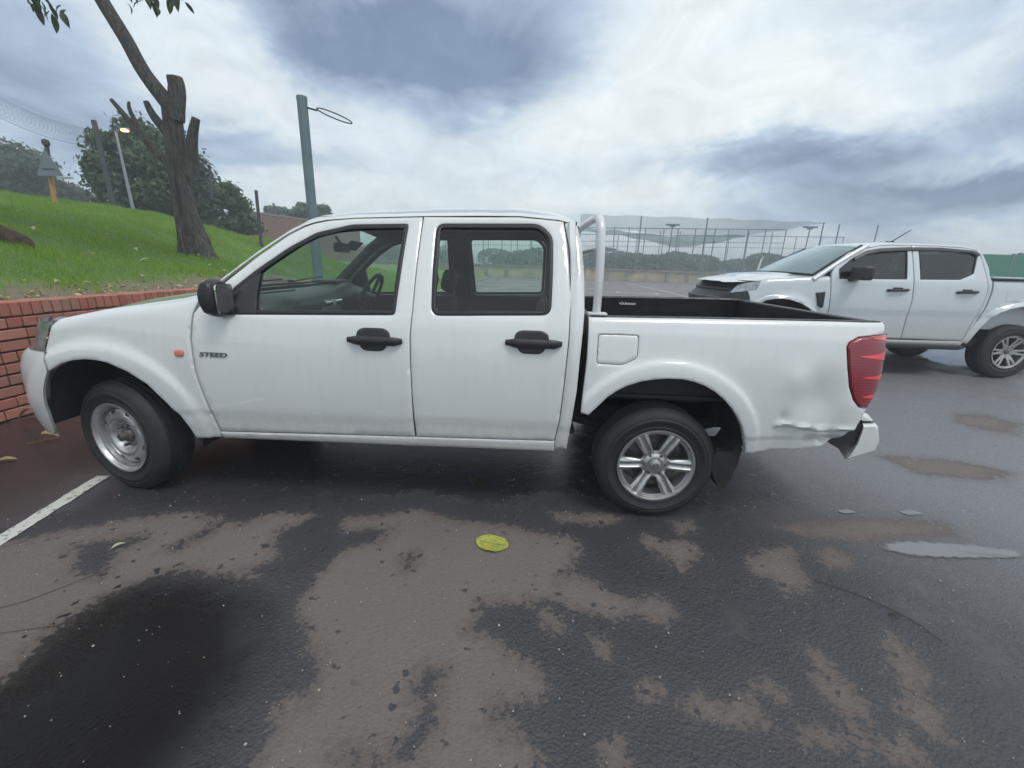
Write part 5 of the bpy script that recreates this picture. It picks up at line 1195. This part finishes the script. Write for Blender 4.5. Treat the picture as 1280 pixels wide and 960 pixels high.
# ---- roll hoop behind the cab
rb = MB()
pts = [(2.672, .125, 1.165), (2.672, .130, 1.40), (2.668, .150, 1.56), (2.664, .175, 1.620), (2.660, .23, 1.652), (2.655, .31, 1.662), (2.655, .9, 1.672), (2.655, 1.49, 1.662), (2.660, 1.57, 1.652), (2.664, 1.625, 1.62), (2.668, 1.65, 1.56), (2.672, 1.67, 1.40), (2.672, 1.675, 1.165)]
rb.tube(curve(pts), .022, 12); rbo = rb.build('roll_hoop', MT['tube'], pk)
b2_ = MB(); b2_.tube([(2.66, .165, 1.50), (2.66, 1.635, 1.50)], .016, 8); b2_.build('hoop_crossbar', MT['tube'], rbo)
for y_ in (.125, 1.675): MB().box((2.675, y_, 1.166), (.10, .07, .012), bev=.003).build('hoop_foot', MT['tube'], rbo)
# ---- door handles, repeater, badge
def handle(x0, z0, door, f_):
    bz = soften([(x0+.045, z0+.0), (x0+.085, z0-.060), (x0+.195, z0-.060), (x0+.235, z0), (x0+.225, z0+.045), (x0+.195, z0+.060), (x0+.085, z0+.060), (x0+.055, z0+.045)], .025, 4)
    h_ = panel('door_handle', bz, lambda a, b, d: f_(a, b, d-.010), MT['black_plastic'], door, step=.012, edge=.006, push=.005, jamb=.008)
    m = MB(); P = []
    for i in range(17):
        t = i/16; x = x0+.004+.292*t; p = f_(x, z0-.004, 0); P.append((p[0], p[1]-.008-.020*smooth01(t/.22)*smooth01((1-t)/.12), p[2]))
    m.tube(P, [.014+.010*smooth01(i/3)*smooth01((16-i)/2) for i in range(17)], 12, flat=.62); m.build('grip', MT['black_plastic'], h_)
nf = near(False)
handle(1.350, 1.000, d1, nf); handle(2.192, 1.016, d2, nf)
ff = lambda a, b, d: (lambda p: (p[0], 1.8-p[1], p[2]))(nf(a, b, d))
for xx, zz_, dd in ((1.35, 1.0, d1b), (2.192, 1.016, d2b)):
    MB().tube([ff(xx, zz_, -.01), ff(xx+.15, zz_, -.035), ff(xx+.29, zz_, -.01)], .018, 8).build('door_handle', MT['black_plastic'], dd)
panel('side_repeater', rrect(.388, .868, .440, .905, .016), lambda a, b, d: nf(a, b, d-.010), MT['amber'], pk, step=.012, edge=.006, push=.005, jamb=.008)
def text(body, size, loc, name, mat, parent, xs=1., shear=0., depth=.002, rotx=R(90)):
    cu_ = bpy.data.curves.new(name, 'FONT'); cu_.body = body; cu_.size = size; cu_.shear = shear; cu_.extrude = depth; cu_.offset = size*.018
    t = bpy.data.objects.new('tmp_text', cu_); COL.objects.link(t); bpy.context.view_layer.update()
    me = t.evaluated_get(bpy.context.evaluated_depsgraph_get()).to_mesh()
    V = [(v.co.x*xs+loc[0], loc[1]-v.co.z, v.co.y+loc[2]) for v in me.vertices]; F = [tuple(p.vertices) for p in me.polygons]
    bpy.data.objects.remove(t)
    return mk(name, V, F, mat, parent, 0)
bd = text('STEED', .034, (.525, base1(.6, .885)-.0045, .874), 'name_badge', MT['badge'], d1, 1.62, .25)
# ---- door mirrors
for s in (0, 1):
    Y = (lambda y_: 1.8-y_) if s else (lambda y_: y_)
    m = MB(); bm = bmesh.new(); bmesh.ops.create_cube(bm, size=1)
    bmesh.ops.subdivide_edges(bm, edges=bm.edges[:], cuts=5, use_grid_fill=True)
    for v in bm.verts:
        p = v.co*2; q = Vector((p.x*math.sqrt(1-p.y**2/2.6-p.z**2/2.6+p.y**2*p.z**2/3*.4), p.y*math.sqrt(1-p.x**2/4-p.z**2/5), p.z*math.sqrt(1-p.y**2/5-p.x**2/4)))
        taper = 1-.16*max(0, -q.y)
        v.co = Vector((.668+q.x*.050, .002+q.y*.080, 1.190+q.z*.098*taper-.004*q.y))
    bm.verts.index_update(); m.add([(v.co.x, Y(v.co.y), v.co.z) for v in bm.verts], [tuple(v.index for v in f.verts) for f in bm.faces]); bm.free()
    m.box((.70, Y(.06), 1.125), (.08, .07, .05), bev=.012)
    mo = m.build('door_mirror', MT['black_plastic'], pk)
    g = MB(); P = [(Y(.002+.062*a), 1.190+.074*b) for a, b in [tuple(v) for v in soften([(-1, -1), (1, -1), (1, 1), (-1, 1)], .35, 4)]]
    g.prism(P, .717, .725, 'x'); g.build('mirror_glass', MT['mirror'], mo)
# ---- wells, chassis, driveline
def well(cx, arch, zlo, plate):
    m = MB(); A = [(x, z) for x, z in arch]
    C_ = np.mean(np.array(A), 0)
    for s in (0, 1):
        Y = (lambda y_: 1.8-y_) if s else (lambda y_: y_)
        rows_ = [[(a+(a-cx)*.02, Y(y_), b+.012) for a, b in A] for y_ in (.035, .10, .25, .42)]
        m.grid(rows_); P = [(a, b) for a, b in A]+[(A[-1][0], zlo), (A[0][0], zlo)]
        if plate: m.prism(P, Y(.42), Y(.44))
        m.build('wheel_well', MT['under'], pk); m = MB()
well(-.05, [(.415, .385)]+arch_f[1:]+[(-.41, .66), (-.45, .515), (-.478, .40)], .42, True)
well(3.06, [(2.63, .60)]+arch_r[1:], .60, True)
ch = MB()
for y_ in (.46, 1.34): ch.box((1.9, y_, .50), (4.5, .08, .12))
ch.box((1.55, .9, .46), (2.0, 1.62, .05)); ch.box((2.15, .62, .40), (.75, .28, .20), bev=.03)
for x in (-.1, .8, 2.6, 3.6, 4.1): ch.box((x, .9, .50), (.08, .85, .08))
ch.build('chassis', MT['under'], pk)
ax = MB(); ax.tube([(3.06, .2, .34), (3.06, 1.6, .34)], .04, 12); ax.lathe([(0, -.12), (.08, -.08), (.13, 0), (.08, .08), (0, .12)], (3.06, .9, .34), 16)
for y_ in (.42, 1.38): ax.tube([(2.5, y_, .50), (2.8, y_, .42), (3.06, y_, .40), (3.35, y_, .42), (3.68, y_, .52)], .03, 8)
ax.tube([(-.07, .25, .35), (-.07, 1.55, .35)], .035, 10); ax.tube([(.6, .9, .42), (3.0, .9, .36)], .03, 8); ax.tube([(1.0, 1.15, .38), (3.3, 1.15, .40), (4.15, 1.2, .44)], .028, 8)
ax.build('axles', MT['under'], pk)
sp_ = MB(); sp_.tube([(3.885, .42, .43), (3.90, .42, .405), (3.93, .42, .42)], .008, 6); sp_.build('tow_hook', MT['under'], pk)
alloy_wheel(pk, (3.062, .145, .333), .336, .225, .214, 1, spin=R(0), label='alloy wheel with six twin spokes')
alloy_wheel(pk, (-.075, .155, .342), .344, .225, .214, 2, rotz=-R(13), label='bare steel wheel with oval slots, steered')
alloy_wheel(pk, (3.062, 1.655, .333), .336, .225, .214, 1, face=False)
alloy_wheel(pk, (-.075, 1.645, .342), .344, .225, .214, 2, rotz=-R(13), face=False)
for s in (0, 1):
    Y = (lambda y_: 1.8-y_) if s else (lambda y_: y_)
    fl = MB(); a, b = sorted((Y(.045), Y(.27)))
    fl.prism([(3.375, .41), (3.40, .435), (3.47, .44), (3.50, .50), (3.522, .46), (3.515, .36), (3.475, .215), (3.44, .205), (3.40, .27), (3.372, .33)], a, b)
    fl.build('mud_flap', MT['under'], pk)
    fl = MB(); fl.prism([(.355, .50), (.402, .385), (.405, .34), (.395, .30), (.385, .30), (.375, .38), (.345, .50)], *sorted((Y(.07), Y(.25)))); fl.build('mud_flap', MT['black_plastic'], pk)
# ---- cabin
dsh = MB()
prof = [(.50, 1.175), (.60, 1.195), (.72, 1.190), (.79, 1.175), (.84, 1.145), (.86, 1.10), (.84, 1.00), (.80, .86), (.76, .62), (.55, .60)]
for y0, y1 in ((.13, 1.67),):
    V = []; ys_ = [y0, y0+.03, .5, .75, .85, 1.0, 1.1, 1.2, 1.35, 1.5, y1-.03, y1]
    for y_ in ys_:
        bl = .050*math.exp(-((y_-1.28)/.20)**2); ed = -.02 if y_ in (y0, y1) else 0
        V += [(a+(ed if a > .8 else 0)+(bl if 1.0 < b < 1.192 and a > .7 else 0), y_, b+ed+(bl if b > 1.12 and a > .65 else 0)) for a, b in prof]
    n_ = len(prof); F = []
    for j in range(len(ys_)-1): F += [(j*n_+i, j*n_+(i+1) % n_, (j+1)*n_+(i+1) % n_, (j+1)*n_+i) for i in range(n_)]
    F += [tuple(range(n_)), tuple((len(ys_)-1)*n_+i for i in range(n_))[::-1]]; dsh.add(V, F)
das = dsh.build('dashboard', MT['dash'], pk, 50)
gb = MB(); gb.tube([(.848, .22, 1.075), (.848, .72, 1.075)], .004, 5); gb.tube([(.815, .24, .90), (.845, .22, 1.07)], .004, 5); gb.tube([(.815, .70, .90), (.845, .72, 1.07)], .004, 5)
gb.tube([(.70, .20, 1.196), (.71, .70, 1.196)], .005, 5); gb.build('glovebox_seam', MT['seal'], das)
cs = MB(); cs.box((.855, .90, 1.02), (.03, .26, .20), bev=.01); cs.build('centre_stack', MT['steel'], das)
MB().box((.70, 1.28, 1.235), (.20, .30, .02), bev=.008).build('instrument_hood', MT['interior'], das)
vt = MB()
for y_ in (.22, .84, .98, 1.58): vt.lathe([(.0, 0), (.030, 0), (.036, -.006), (.040, 0), (.040, .02)], (0, 0, 0), 16)
vt = MB()
for y_ in (.82, .98, 1.56):
    vt.tube([(.862, y_-.05, 1.10), (.862, y_+.05, 1.10)], .026, 10)
vt.build('air_vents', MT['chrome'], das)
sw = empty('steering_wheel', (1.0, 1.29, 1.13), parent=pk)
tm = MB(); P = []
rm = Matrix.Rotation(R(-62), 3, 'Y')
for i in range(33):
    a = 2*math.pi*i/32; P.append(Vector((1.0, 1.29, 1.13))+rm @ Vector((.185*math.cos(a), .185*math.sin(a), 0)))
tm.tube(P, .015, 8, cap=False); tm.build('wheel_ring', MT['interior'], sw)
tm = MB()
for a in (R(0), R(140), R(220)):
    tm.tube([Vector((1.0, 1.29, 1.13))+rm @ Vector((k*math.cos(a), k*math.sin(a), -.01)) for k in (.03, .18)], .014, 6)
tm.box((.985, 1.29, 1.125), (.04, .13, .10), rm, bev=.01); tm.tube([(.98, 1.29, 1.12), (.78, 1.29, 1.03)], .03, 8); tm.build('wheel_hub', MT['interior'], sw)
def seat(x, y_, w, back=1.14, head=True):
    m = MB(); rot = Matrix.Rotation(R(14), 3, 'Y')
    m.box((x-.25, y_, .66), (.52, w, .18), bev=.05); m.box((x+.06, y_, .92), (.14, w*.96, back-.66), rot, bev=.05)
    o = m.build('seat', MT['seatcloth'], pk)
    if head:
        h_ = MB(); h_.box((x+.145, y_, back+.13), (.10, .26, .17), rot, bev=.04); h_.tube([(x+.12, y_-.05, back), (x+.14, y_-.05, back+.09)], .007, 6); h_.tube([(x+.12, y_+.05, back), (x+.14, y_+.05, back+.09)], .007, 6)
        h_.build('headrest', MT['seatcloth'], o)
seat(1.52, .50, .50); seat(1.52, 1.28, .50); seat(2.34, .9, 1.30, 1.12, False)
fl = MB(); fl.box((1.6, .9, .49), (2.0, 1.60, .02))
fl.box((1.0, .9, .62), (1.0, .22, .24)); fl.build('cabin_floor', MT['interior'], pk)
for s in (0, 1):                              # inner door trims and pillars
    Y = (lambda y_: 1.8-y_) if s else (lambda y_: y_)
    t = MB(); t.grid([[(x, Y(base1(x, z)+.075), z) for x in (.62, 1.1, 1.66)] for z in (.47, .8, 1.06, 1.105)]); t.grid([[(x, Y(base1(x, 1.105)+k), 1.105) for x in (.72, 1.66)] for k in (.02, .075)])
    t.grid([[(x, Y(base1(x, z)+.075), z) for x in (1.74, 2.1, 2.50)] for z in (.47, .8, 1.08, 1.13)]); t.grid([[(x, Y(base1(x, 1.13)+k), 1.13) for x in (1.76, 2.48)] for k in (.02, .075)])
    t.grid([[(x, Y(base1(x, z)+.05), z) for z in (.5, .9, 1.15, 1.4, 1.62)] for x in (1.63, 1.66, 1.74, 1.775)])
    t.grid([[(x, Y(base1(x, z)+.05), z) for z in (.5, .9, 1.15, 1.4, 1.62)] for x in (2.45, 2.50, 2.57)])
    t.build('door_trim', MT['interior'], pk)
for s in (0, 1):
    Y = (lambda y_: 1.8-y_) if s else (lambda y_: y_)
    t = MB(); t.tube([(x+.02, Y(base1(x, z)+.065), z-.045) for x, z in SIL[1:-1]], .040, 8, flat=.7); t.build('pillar_trim', MT['interior'], pk)
mr = MB(); mr.box((.97, .9, 1.485), (.03, .22, .065), bev=.012); mr.tube([(.97, .9, 1.50), (.93, .9, 1.56)], .01, 6); mr.build('interior_mirror', MT['interior'], pk)
# ================================================================== far pickup (local frame, front axle at x=0, near side y=0)
O2 = Vector((5.98, 4.14, 0))
pk2 = empty('pickup_truck', (7.6, 5.07, 0), 'silver white double cab pickup with tinted windows, parked behind the nearer one', 'pickup truck')
P2M = MT['paint_silver']; W2 = 1.86
def base2(x, z):
    b = .03*((z-.85)/.5)**2+.012*smooth01((.93-z)/.05)*smooth01((z-.5)/.2) if z < 1.33 else .0276+(z-1.33)*.36+.10*(z-1.33)**2
    if x < -.25:
        a = .72 if z < 1.0 else .72-.30*(z-1.0)/.3
        q = min(1, (-.25-x)/a); return W2/2-(W2/2-b)*max(0., 1-q**2.6)**(1/2.6)
    if x > 4.2: q = min(1, (x-4.2)/.12); b += .08*(1-math.sqrt(max(0, 1-q*q)))
    return b
def fl2(x, z):
    e_ = min(math.hypot((x-.0)/.52, (z-.42)/.68), math.hypot((x-3.27)/.66, (z-.40)/.70)); return .035*smooth01((1.06-e_)/.12) if z > .3 else 0
def n2(f=True, top=None, r_=.05, da=0.):
    def mp(x, z, d):
        e_ = 0.
        if top is not None: z, e_ = roll(z, tabv(top, x), r_)
        return (O2.x+x, O2.y+base2(x, z)-(fl2(x, z) if f else 0)+d+e_+da, z)
    return mp
def far2(mp): return lambda x, z, d: (lambda p: (p[0], 2*O2.y+W2-p[1], p[2]))(mp(x, z, d))
def both2(name, outl, f, mat, parent=None, **k):
    return panel(name, outl, f, mat, parent or pk2, **k), panel(name, outl, far2(f), mat, parent or pk2, flip=True, **k)
FT2 = [(-.65, 1.235), (-.45, 1.285), (-.30, 1.318), (.304, 1.368), (.56, 1.385)]
A2f = [(.50, .52), (.46, .70), (.39, .84), (.306, .925), (.18, .989), (.012, 1.041), (-.10, 1.052), (-.20, 1.045), (-.302, 1.019), (-.40, .96), (-.46, .86), (-.49, .76)]
fen2 = [(.60, .50), (.60, .60), (.590, .888), (.566, 1.16), (.545, 1.316), (.54, 1.385+.012)]+[(x, tabv(FT2, x)+.012) for x in (.3, 0, -.3)]+[(-.50, 1.275), (-.56, 1.19), (-.52, 1.05), (-.50, .90)]+A2f[::-1]
vent = [(.366, 1.15), (.487, 1.165), (.495, .96), (.47, .94), (.42, .97)]
f2a, f2b = both2('front_fender', fen2, n2(top=FT2, r_=.05), P2M, step=.04)
vt_ = panel('fender_vent', vent, n2(False, da=-.020), MT['black_plastic'], f2a, step=.04, edge=.006)
S2T = [(.30, 1.36), (.597, 1.545), (.822, 1.707), (1.046, 1.80), (1.226, 1.838), (1.383, 1.855), (2.007, 1.860), (2.35, 1.850), (2.501, 1.828), (2.623, 1.780)]
dr1 = [(.61, .52), (1.695, .54), (1.690, .845), (1.698, 1.076), (1.675, 1.302), (1.675, 1.70), (1.674, 1.829), (1.383, 1.824), (1.226, 1.808), (1.05, 1.77), (.83, 1.672), (.61, 1.51), (.56, 1.42), (.556, 1.316), (.577, 1.16), (.602, .888)]
dr2 = [(1.707, .54), (2.545, .535), (2.60, .75), (2.665, 1.034), (2.685, 1.235), (2.66, 1.40), (2.60, 1.70), (2.54, 1.785), (2.45, 1.807), (2.007, 1.829), (1.686, 1.829), (1.687, 1.302), (1.708, 1.076), (1.701, .845)]
win2 = [(.66, 1.345), (2.302, 1.383), (2.489, 1.462), (2.555, 1.690), (2.50, 1.775), (2.055, 1.80), (1.632, 1.796), (1.256, 1.772), (1.05, 1.735), (.83, 1.62), (.66, 1.48)]
w1 = [(.66, 1.345), (1.588, 1.366), (1.620, 1.796), (1.256, 1.772), (1.05, 1.735), (.83, 1.62), (.66, 1.48)]
w2_ = [(1.765, 1.370), (2.302, 1.383), (2.489, 1.462), (2.555, 1.690), (2.50, 1.775), (2.055, 1.80), (1.765, 1.798)]
dA, dAb = both2('front_door', dr1, n2(), P2M, holes=[w1], step=.045)
dB, dBb = both2('rear_door', dr2, n2(), P2M, holes=[w2_], step=.045)
for w_, dd in ((w1, (dA, dAb)), (w2_, (dB, dBb))):
    for f_, d_, fl_ in ((n2(False), dd[0], False), (far2(n2(False)), dd[1], True)):
        panel('window_pane', offset(ccw(w_), .012), lambda a, b, d, f_=f_: f_(a, b, .012), MT['glass_dark'], d_, step=.15, edge=0, push=0, jamb=0, flip=fl_)
        panel('window_seal', offset(ccw(w_), .001), f_, MT['seal'], d_, holes=[offset(ccw(w_), .018)], step=.06, edge=.003, push=.002, jamb=.014, flip=fl_)
cp2 = [(2.555, .535), (2.61, .75), (2.675, 1.034), (2.695, 1.235), (2.67, 1.40), (2.61, 1.70), (2.545, 1.798), (2.623, 1.780), (2.70, 1.55), (2.708, 1.432), (2.735, 1.38), (2.74, 1.235), (2.715, 1.034), (2.645, .748), (2.58, .50), (2.545, .50)]
both2('rear_cab_panel', cp2, n2(), P2M, step=.04, edge=.012, push=.008)
rl = [(x, z+.014) for x, z in S2T]+[(x, z-.022) for x, z in S2T][::-1]
both2('roof_rail', rl, n2(False, top=S2T, r_=.03), P2M, step=.04, edge=.003, push=.001, jamb=.01)
AR = [(2.612, .50), (2.66, .62), (2.72, .75), (2.80, .87), (2.90, .955), (3.02, 1.01), (3.16, 1.045), (3.30, 1.05), (3.45, 1.035), (3.60, .985), (3.72, .90), (3.82, .78), (3.88, .65), (3.91, .55)]
bd2 = [(2.752, 1.38), (2.758, 1.235), (2.73, 1.034), (2.66, .748)]+AR[1:]+[(4.30, .60), (4.31, 1.40), (3.6, 1.40)]
both2('bed_side', bd2, n2(), P2M, step=.05)
# bed rail, tub and cover
m = MB()
for s in (0, 1):
    Y = (lambda y_: 2*O2.y+W2-y_) if s else (lambda y_: y_)
    m = MB(); m.box((O2.x+3.52, Y(O2.y+.06), 1.405), (1.56, .07, .026), bev=.006); m.build('bed_rail_cap', MT['black_plastic'], pk2)
MB().box((O2.x+3.53, O2.y+W2/2, 1.425), (1.5, W2-.20, .03), bev=.008).build('bed_cover', P2M, pk2)
MB().box((O2.x+3.53, O2.y+W2/2, .95), (1.5, 1.55, .5)).box((O2.x+4.31, O2.y+W2/2, 1.02), (.05, W2-.2, .78), bev=.01).build('tailgate', P2M, pk2)
# roof, screen, bonnet
def rx(p): return (O2.x+p[0], p[1], p[2])
rows_ = []
XS2 = [1.0, 1.046, 1.12, 1.226, 1.383, 1.7, 2.007, 2.35, 2.501, 2.58, 2.623]
for k in range(25):
    u = k/12; uu = u if u <= 1 else 2-u; row = []
    for x in XS2:
        zt_ = tabv(S2T, x); ph = (.03+.014)/.03; ye = base2(x, zt_)+.03*(1-math.cos(ph))-.001; ze = zt_-.03+.03*math.sin(ph)
        y = ye+(W2/2-ye)*uu; z = ze+.045*(1-(1-uu)**2.4)
        xx = x-.10*(1-(1-uu)**2.4) if x < 1.2 else x
        row.append((O2.x+xx, O2.y+(W2-y if u > 1 else y), z))
    rows_.append(row)
m = MB(); m.grid(rows_); m.build('roof', P2M, pk2)
def scr2(u, t):
    uu = u if u <= 1 else 2-u; bl = 1-(1-uu)**2.4; x = .36+.68*t-bl*(.28*(1-t)+.12*t); z = 1.385+.425*t+bl*.03+.015*math.sin(math.pi*t)
    ye = base2(1., z)+.03; y = ye+(W2/2-ye)*uu; return (O2.x+x, O2.y+(W2-y if u > 1 else y), z)
m = MB(); m.grid([[scr2(u/10, t/8) for u in range(21)] for t in range(9)]); w2s = m.build('windscreen', MT['glass_ws2'], pk2)
m = MB(); m.tube([scr2(u/10, 0) for u in range(21)], .018, 6); m.tube([scr2(.04, t/8) for t in range(9)], .02, 6); m.tube([scr2(1.96, t/8) for t in range(9)], .02, 6); m.build('windscreen_seal', MT['seal'], w2s)
for s in (0, 1):
    ap = MB(); ap.tube([(lambda p: (p[0]+.03, p[1]+(-.02 if not s else .02), p[2]-.004))(scr2(2*s, t/8)) for t in range(-1, 9)], .034, 10)
    ap.build('windscreen_pillar', P2M, pk2)
rows_ = []
for k in range(33):
    u = k/16; uu = u if u <= 1 else 2-u; row = []
    yy = .065+(W2/2-.065)*uu; xf = -.238-.645*(1-(abs(W2/2-yy)/(W2/2-.01))**2.6)**(1/2.6); xr = .54-.42*(1-(1-uu)**2)
    for i in range(19):
        x = xf+(xr-xf)*i/18; xc = max(x, -.50); zt_ = tabv(FT2, xc); ye = base2(min(xc, .5), zt_)+.03
        y = ye+(W2/2-ye)*uu; z = zt_-.002+.058*(1-(1-uu)**2.)+.016*smooth01((uu-.30)/.10)-.0
        if x < -.5: z -= .07*((-.5-x)/.35)**1.5
        row.append((O2.x+x, O2.y+(W2-y if u > 1 else y), z))
    rows_.append(row)
m = MB(); m.grid(rows_); m.build('bonnet', P2M, pk2)
MB().box((O2.x+.02, O2.y+W2/2, 1.0), (.9, 1.2, .5)).build('engine_bay', MT['under'], pk2)
def ns2(z, th, da=0.):
    a = (.72 if z < 1.0 else .72-.30*(z-1.0)/.3)+da; n_ = 2.6; s, c = abs(math.sin(th)), math.cos(th)
    return (O2.x-.25-a*s**(2/n_), O2.y+W2/2-(W2/2-.01)*math.copysign(abs(c)**(2/n_), c), z)
m = MB(); m.grid([[ns2(z, R(18)+R(144)*t/30, da) for t in range(31)] for z, da in ((.42, -.08), (.47, .0), (.60, .03), (.80, .03), (.93, .02), (.95, .0), (.96, -.05))]); fb = m.build('front_bumper', P2M, pk2)
m = MB(); m.grid([[ns2(z, R(46)+R(88)*t/20, .035) for t in range(21)] for z in (.50, .60, .72)]); m.build('air_intake', MT['black_plastic'], fb)
m = MB(); m.grid([[ns2(z, R(16)+R(148)*t/30, -.012) for t in range(31)] for z in (.94, 1.0, 1.1, 1.20, 1.26, 1.285)]); gl = m.build('grille', MT['black_plastic'], pk2)
for z in (1.02, 1.15):
    m = MB(); m.tube([ns2(z, R(52)+R(76)*t/20, .008) for t in range(21)], .016, 6); m.build('grille_bar', MT['steel_dark'], gl)
for a0 in (15, 135):
    m = MB(); m.grid([[ns2(z+(.03*(t-4)/4 if a0 > 90 else -.03*(t-4)/4), R(a0)+R(30)*t/8, .006) for t in range(9)] for z in (1.13, 1.17, 1.22, 1.26)]); m.build('headlight', MT['headlamp'], pk2)
p = ns2(.80, R(90), .05); MB().box((p[0], p[1], .80), (.012, .46, .11)).build('number_plate', MT['white_mark'], fb)
sl2 = [(.51, .46), (2.56, .47), (2.56, .53), (.62, .51)]
both2('sill', sl2, n2(False), P2M, step=.06)
m = MB()
for s in (0, 1): m.box((O2.x+1.55, O2.y+(-.02 if not s else W2+.02), .44), (1.85, .12, .05), bev=.015)
m.box((O2.x+1.6, O2.y+W2/2, .50), (4.6, 1.5, .12)); m.tube([(O2.x, O2.y+.2, .40), (O2.x, O2.y+1.66, .40)], .05, 8); m.tube([(O2.x+3.27, O2.y+.2, .40), (O2.x+3.27, O2.y+1.66, .40)], .06, 8); m.build('chassis', MT['under'], pk2)
for s in (0, 1):
    m = MB(); m.box((O2.x+1.55, O2.y+(-.03 if not s else W2+.03), .452), (1.95, .10, .045), bev=.015); m.build('side_step', MT['black_plastic'], pk2)
for A_, zl in ((A2f, .5), (AR, .5)):
    m = MB(); q = n2(False)
    for s in (0, 1):
        Y = (lambda y_: 2*O2.y+W2-y_) if s else (lambda y_: y_)
        m = MB(); m.grid([[(O2.x+a, Y(O2.y+y_), b+.01) for a, b in A_] for y_ in (.02, .1, .3, .45)]); m.prism([(O2.x+a, b) for a, b in A_], *sorted((Y(O2.y+.45), Y(O2.y+.47)))); m.build('wheel_well', MT['under'], pk2)
    ring = A_+[(a+(a-(0 if A_ is A2f else 3.27))*.11, b+.055*smooth01((b-.3)/.5)) for a, b in A_][::-1]
    both2('arch_trim', ring, n2(True, da=-.006), P2M, step=.05, edge=.006, push=.005)
for x in (1.335, 2.272):
    for f_, dd in ((n2(False), dA if x < 2 else dB), (far2(n2(False)), dAb if x < 2 else dBb)):
        m = MB(); sg = -1 if f_(x, 1.2, 0)[1] < O2.y+W2/2 else 1
        m.tube([(lambda p: (p[0], p[1]+sg*(.004+.030*smooth01(t/.2)*smooth01((1-t)/.2)), p[2]))(f_(x+.28*t, 1.212+.012*t, 0)) for t in [i/10 for i in range(11)]], .019, 8)
        q = f_(x+.14, 1.24, 0); m.box((q[0], q[1]+sg*.003, q[2]), (.13, .02, .03), bev=.006)
        m.build('door_handle', MT['black_plastic'], dd)
# rain visors, mirrors, aerial, fuel door
vz = [(.86, 1.64), (1.05, 1.742), (1.256, 1.782), (1.632, 1.806), (2.055, 1.812), (2.50, 1.785), (2.60, 1.735), (2.55, 1.70), (2.48, 1.745), (2.05, 1.765), (1.63, 1.757), (1.26, 1.73), (1.06, 1.69), (.88, 1.60)]
both2('rain_visor', vz, n2(False, da=-.016), MT['black_plastic'], step=.05, edge=.006, push=.006)
for s in (0, 1):
    Y = (lambda y_: 2*O2.y+W2-y_) if s else (lambda y_: y_)
    bm = bmesh.new(); bmesh.ops.create_cube(bm, size=1); bmesh.ops.bevel(bm, geom=bm.edges[:], offset=.22, segments=4, affect='EDGES', profile=.6)
    for v in bm.verts: v.co = Vector((O2.x+.86+v.co.x*.16*(1+.1*v.co.y), Y(O2.y-.10+v.co.y*.26), 1.432+v.co.z*.19))
    bm.verts.index_update(); m = MB(); m.add([tuple(v.co) for v in bm.verts], [tuple(v.index for v in f.verts) for f in bm.faces]); bm.free()
    m.tube([(O2.x+.80, Y(O2.y+.05), 1.345), (O2.x+.84, Y(O2.y-.05), 1.37)], .035, 8); m.build('door_mirror', MT['black_plastic'], pk2)
m = MB(); m.box((O2.x+1.90, O2.y+W2/2, 1.915), (.10, .06, .03), bev=.01); m.tube([(O2.x+1.92, O2.y+W2/2, 1.92), (O2.x+2.17, O2.y+W2/2, 2.10)], [.009, .006], 6); m.build('roof_aerial', MT['black_plastic'], pk2)
panel('fuel_door', rrect(2.95, 1.10, 3.17, 1.26, .02), n2(True, da=-.003), P2M, pk2, step=.03, edge=.004, push=.004, jamb=.004)
for s in (0, 1):
    m = MB(); m.box((O2.x+4.30, O2.y+(.07 if not s else W2-.07), 1.10), (.09, .14, .36), bev=.02); m.build('tail_light', MT['lamp'], pk2)
alloy_wheel(pk2, (O2.x+3.27, O2.y+.16, .392), .392, .265, .235, 3, name='wheel'); alloy_wheel(pk2, (O2.x, O2.y+.16, .392), .392, .265, .235, 3)
alloy_wheel(pk2, (O2.x+3.27, O2.y+W2-.16, .392), .392, .265, .235, 3, face=False); alloy_wheel(pk2, (O2.x, O2.y+W2-.16, .392), .392, .265, .235, 3, face=False)
m = MB(); m.box((O2.x+.55, O2.y+W2/2, 1.30), (.45, 1.5, .12), bev=.04)
for y_ in (.5, 1.36): m.box((O2.x+1.75, O2.y+y_, 1.2), (.16, .5, .6), Matrix.Rotation(R(12), 3, 'Y'), bev=.04)
m.box((O2.x+2.5, O2.y+W2/2, 1.2), (.16, 1.4, .6), bev=.04); m.box((O2.x+1.6, O2.y+W2/2, .58), (2.1, 1.6, .05)); m.build('cabin_seats', MT['interior'], pk2)
for s in (0, 1):
    Y = (lambda y_: 2*O2.y+W2-y_) if s else (lambda y_: y_)
    m = MB(); m.grid([[(O2.x+x, Y(O2.y+base2(x, z)+.07), z) for z in (.6, 1.0, 1.3)] for x in (.65, 1.6, 2.6)]); m.grid([[(O2.x+x, Y(O2.y+base2(x, z)+.05), z) for z in (1.3, 1.5, 1.8)] for x in (1.60, 1.76)]); m.build('door_trim', MT['interior'], pk2)
m = MB(); m.grid([[(O2.x+2.66, O2.y+y_, z) for z in (.5, 1.38)] for y_ in (.08, W2-.08)]); m.grid([[(O2.x+2.70-.06*(z-1.4)/.4, O2.y+y_, z) for z in (1.5, 1.76)] for y_ in (.22, W2-.22)]); m.build('cab_back', P2M, pk2)
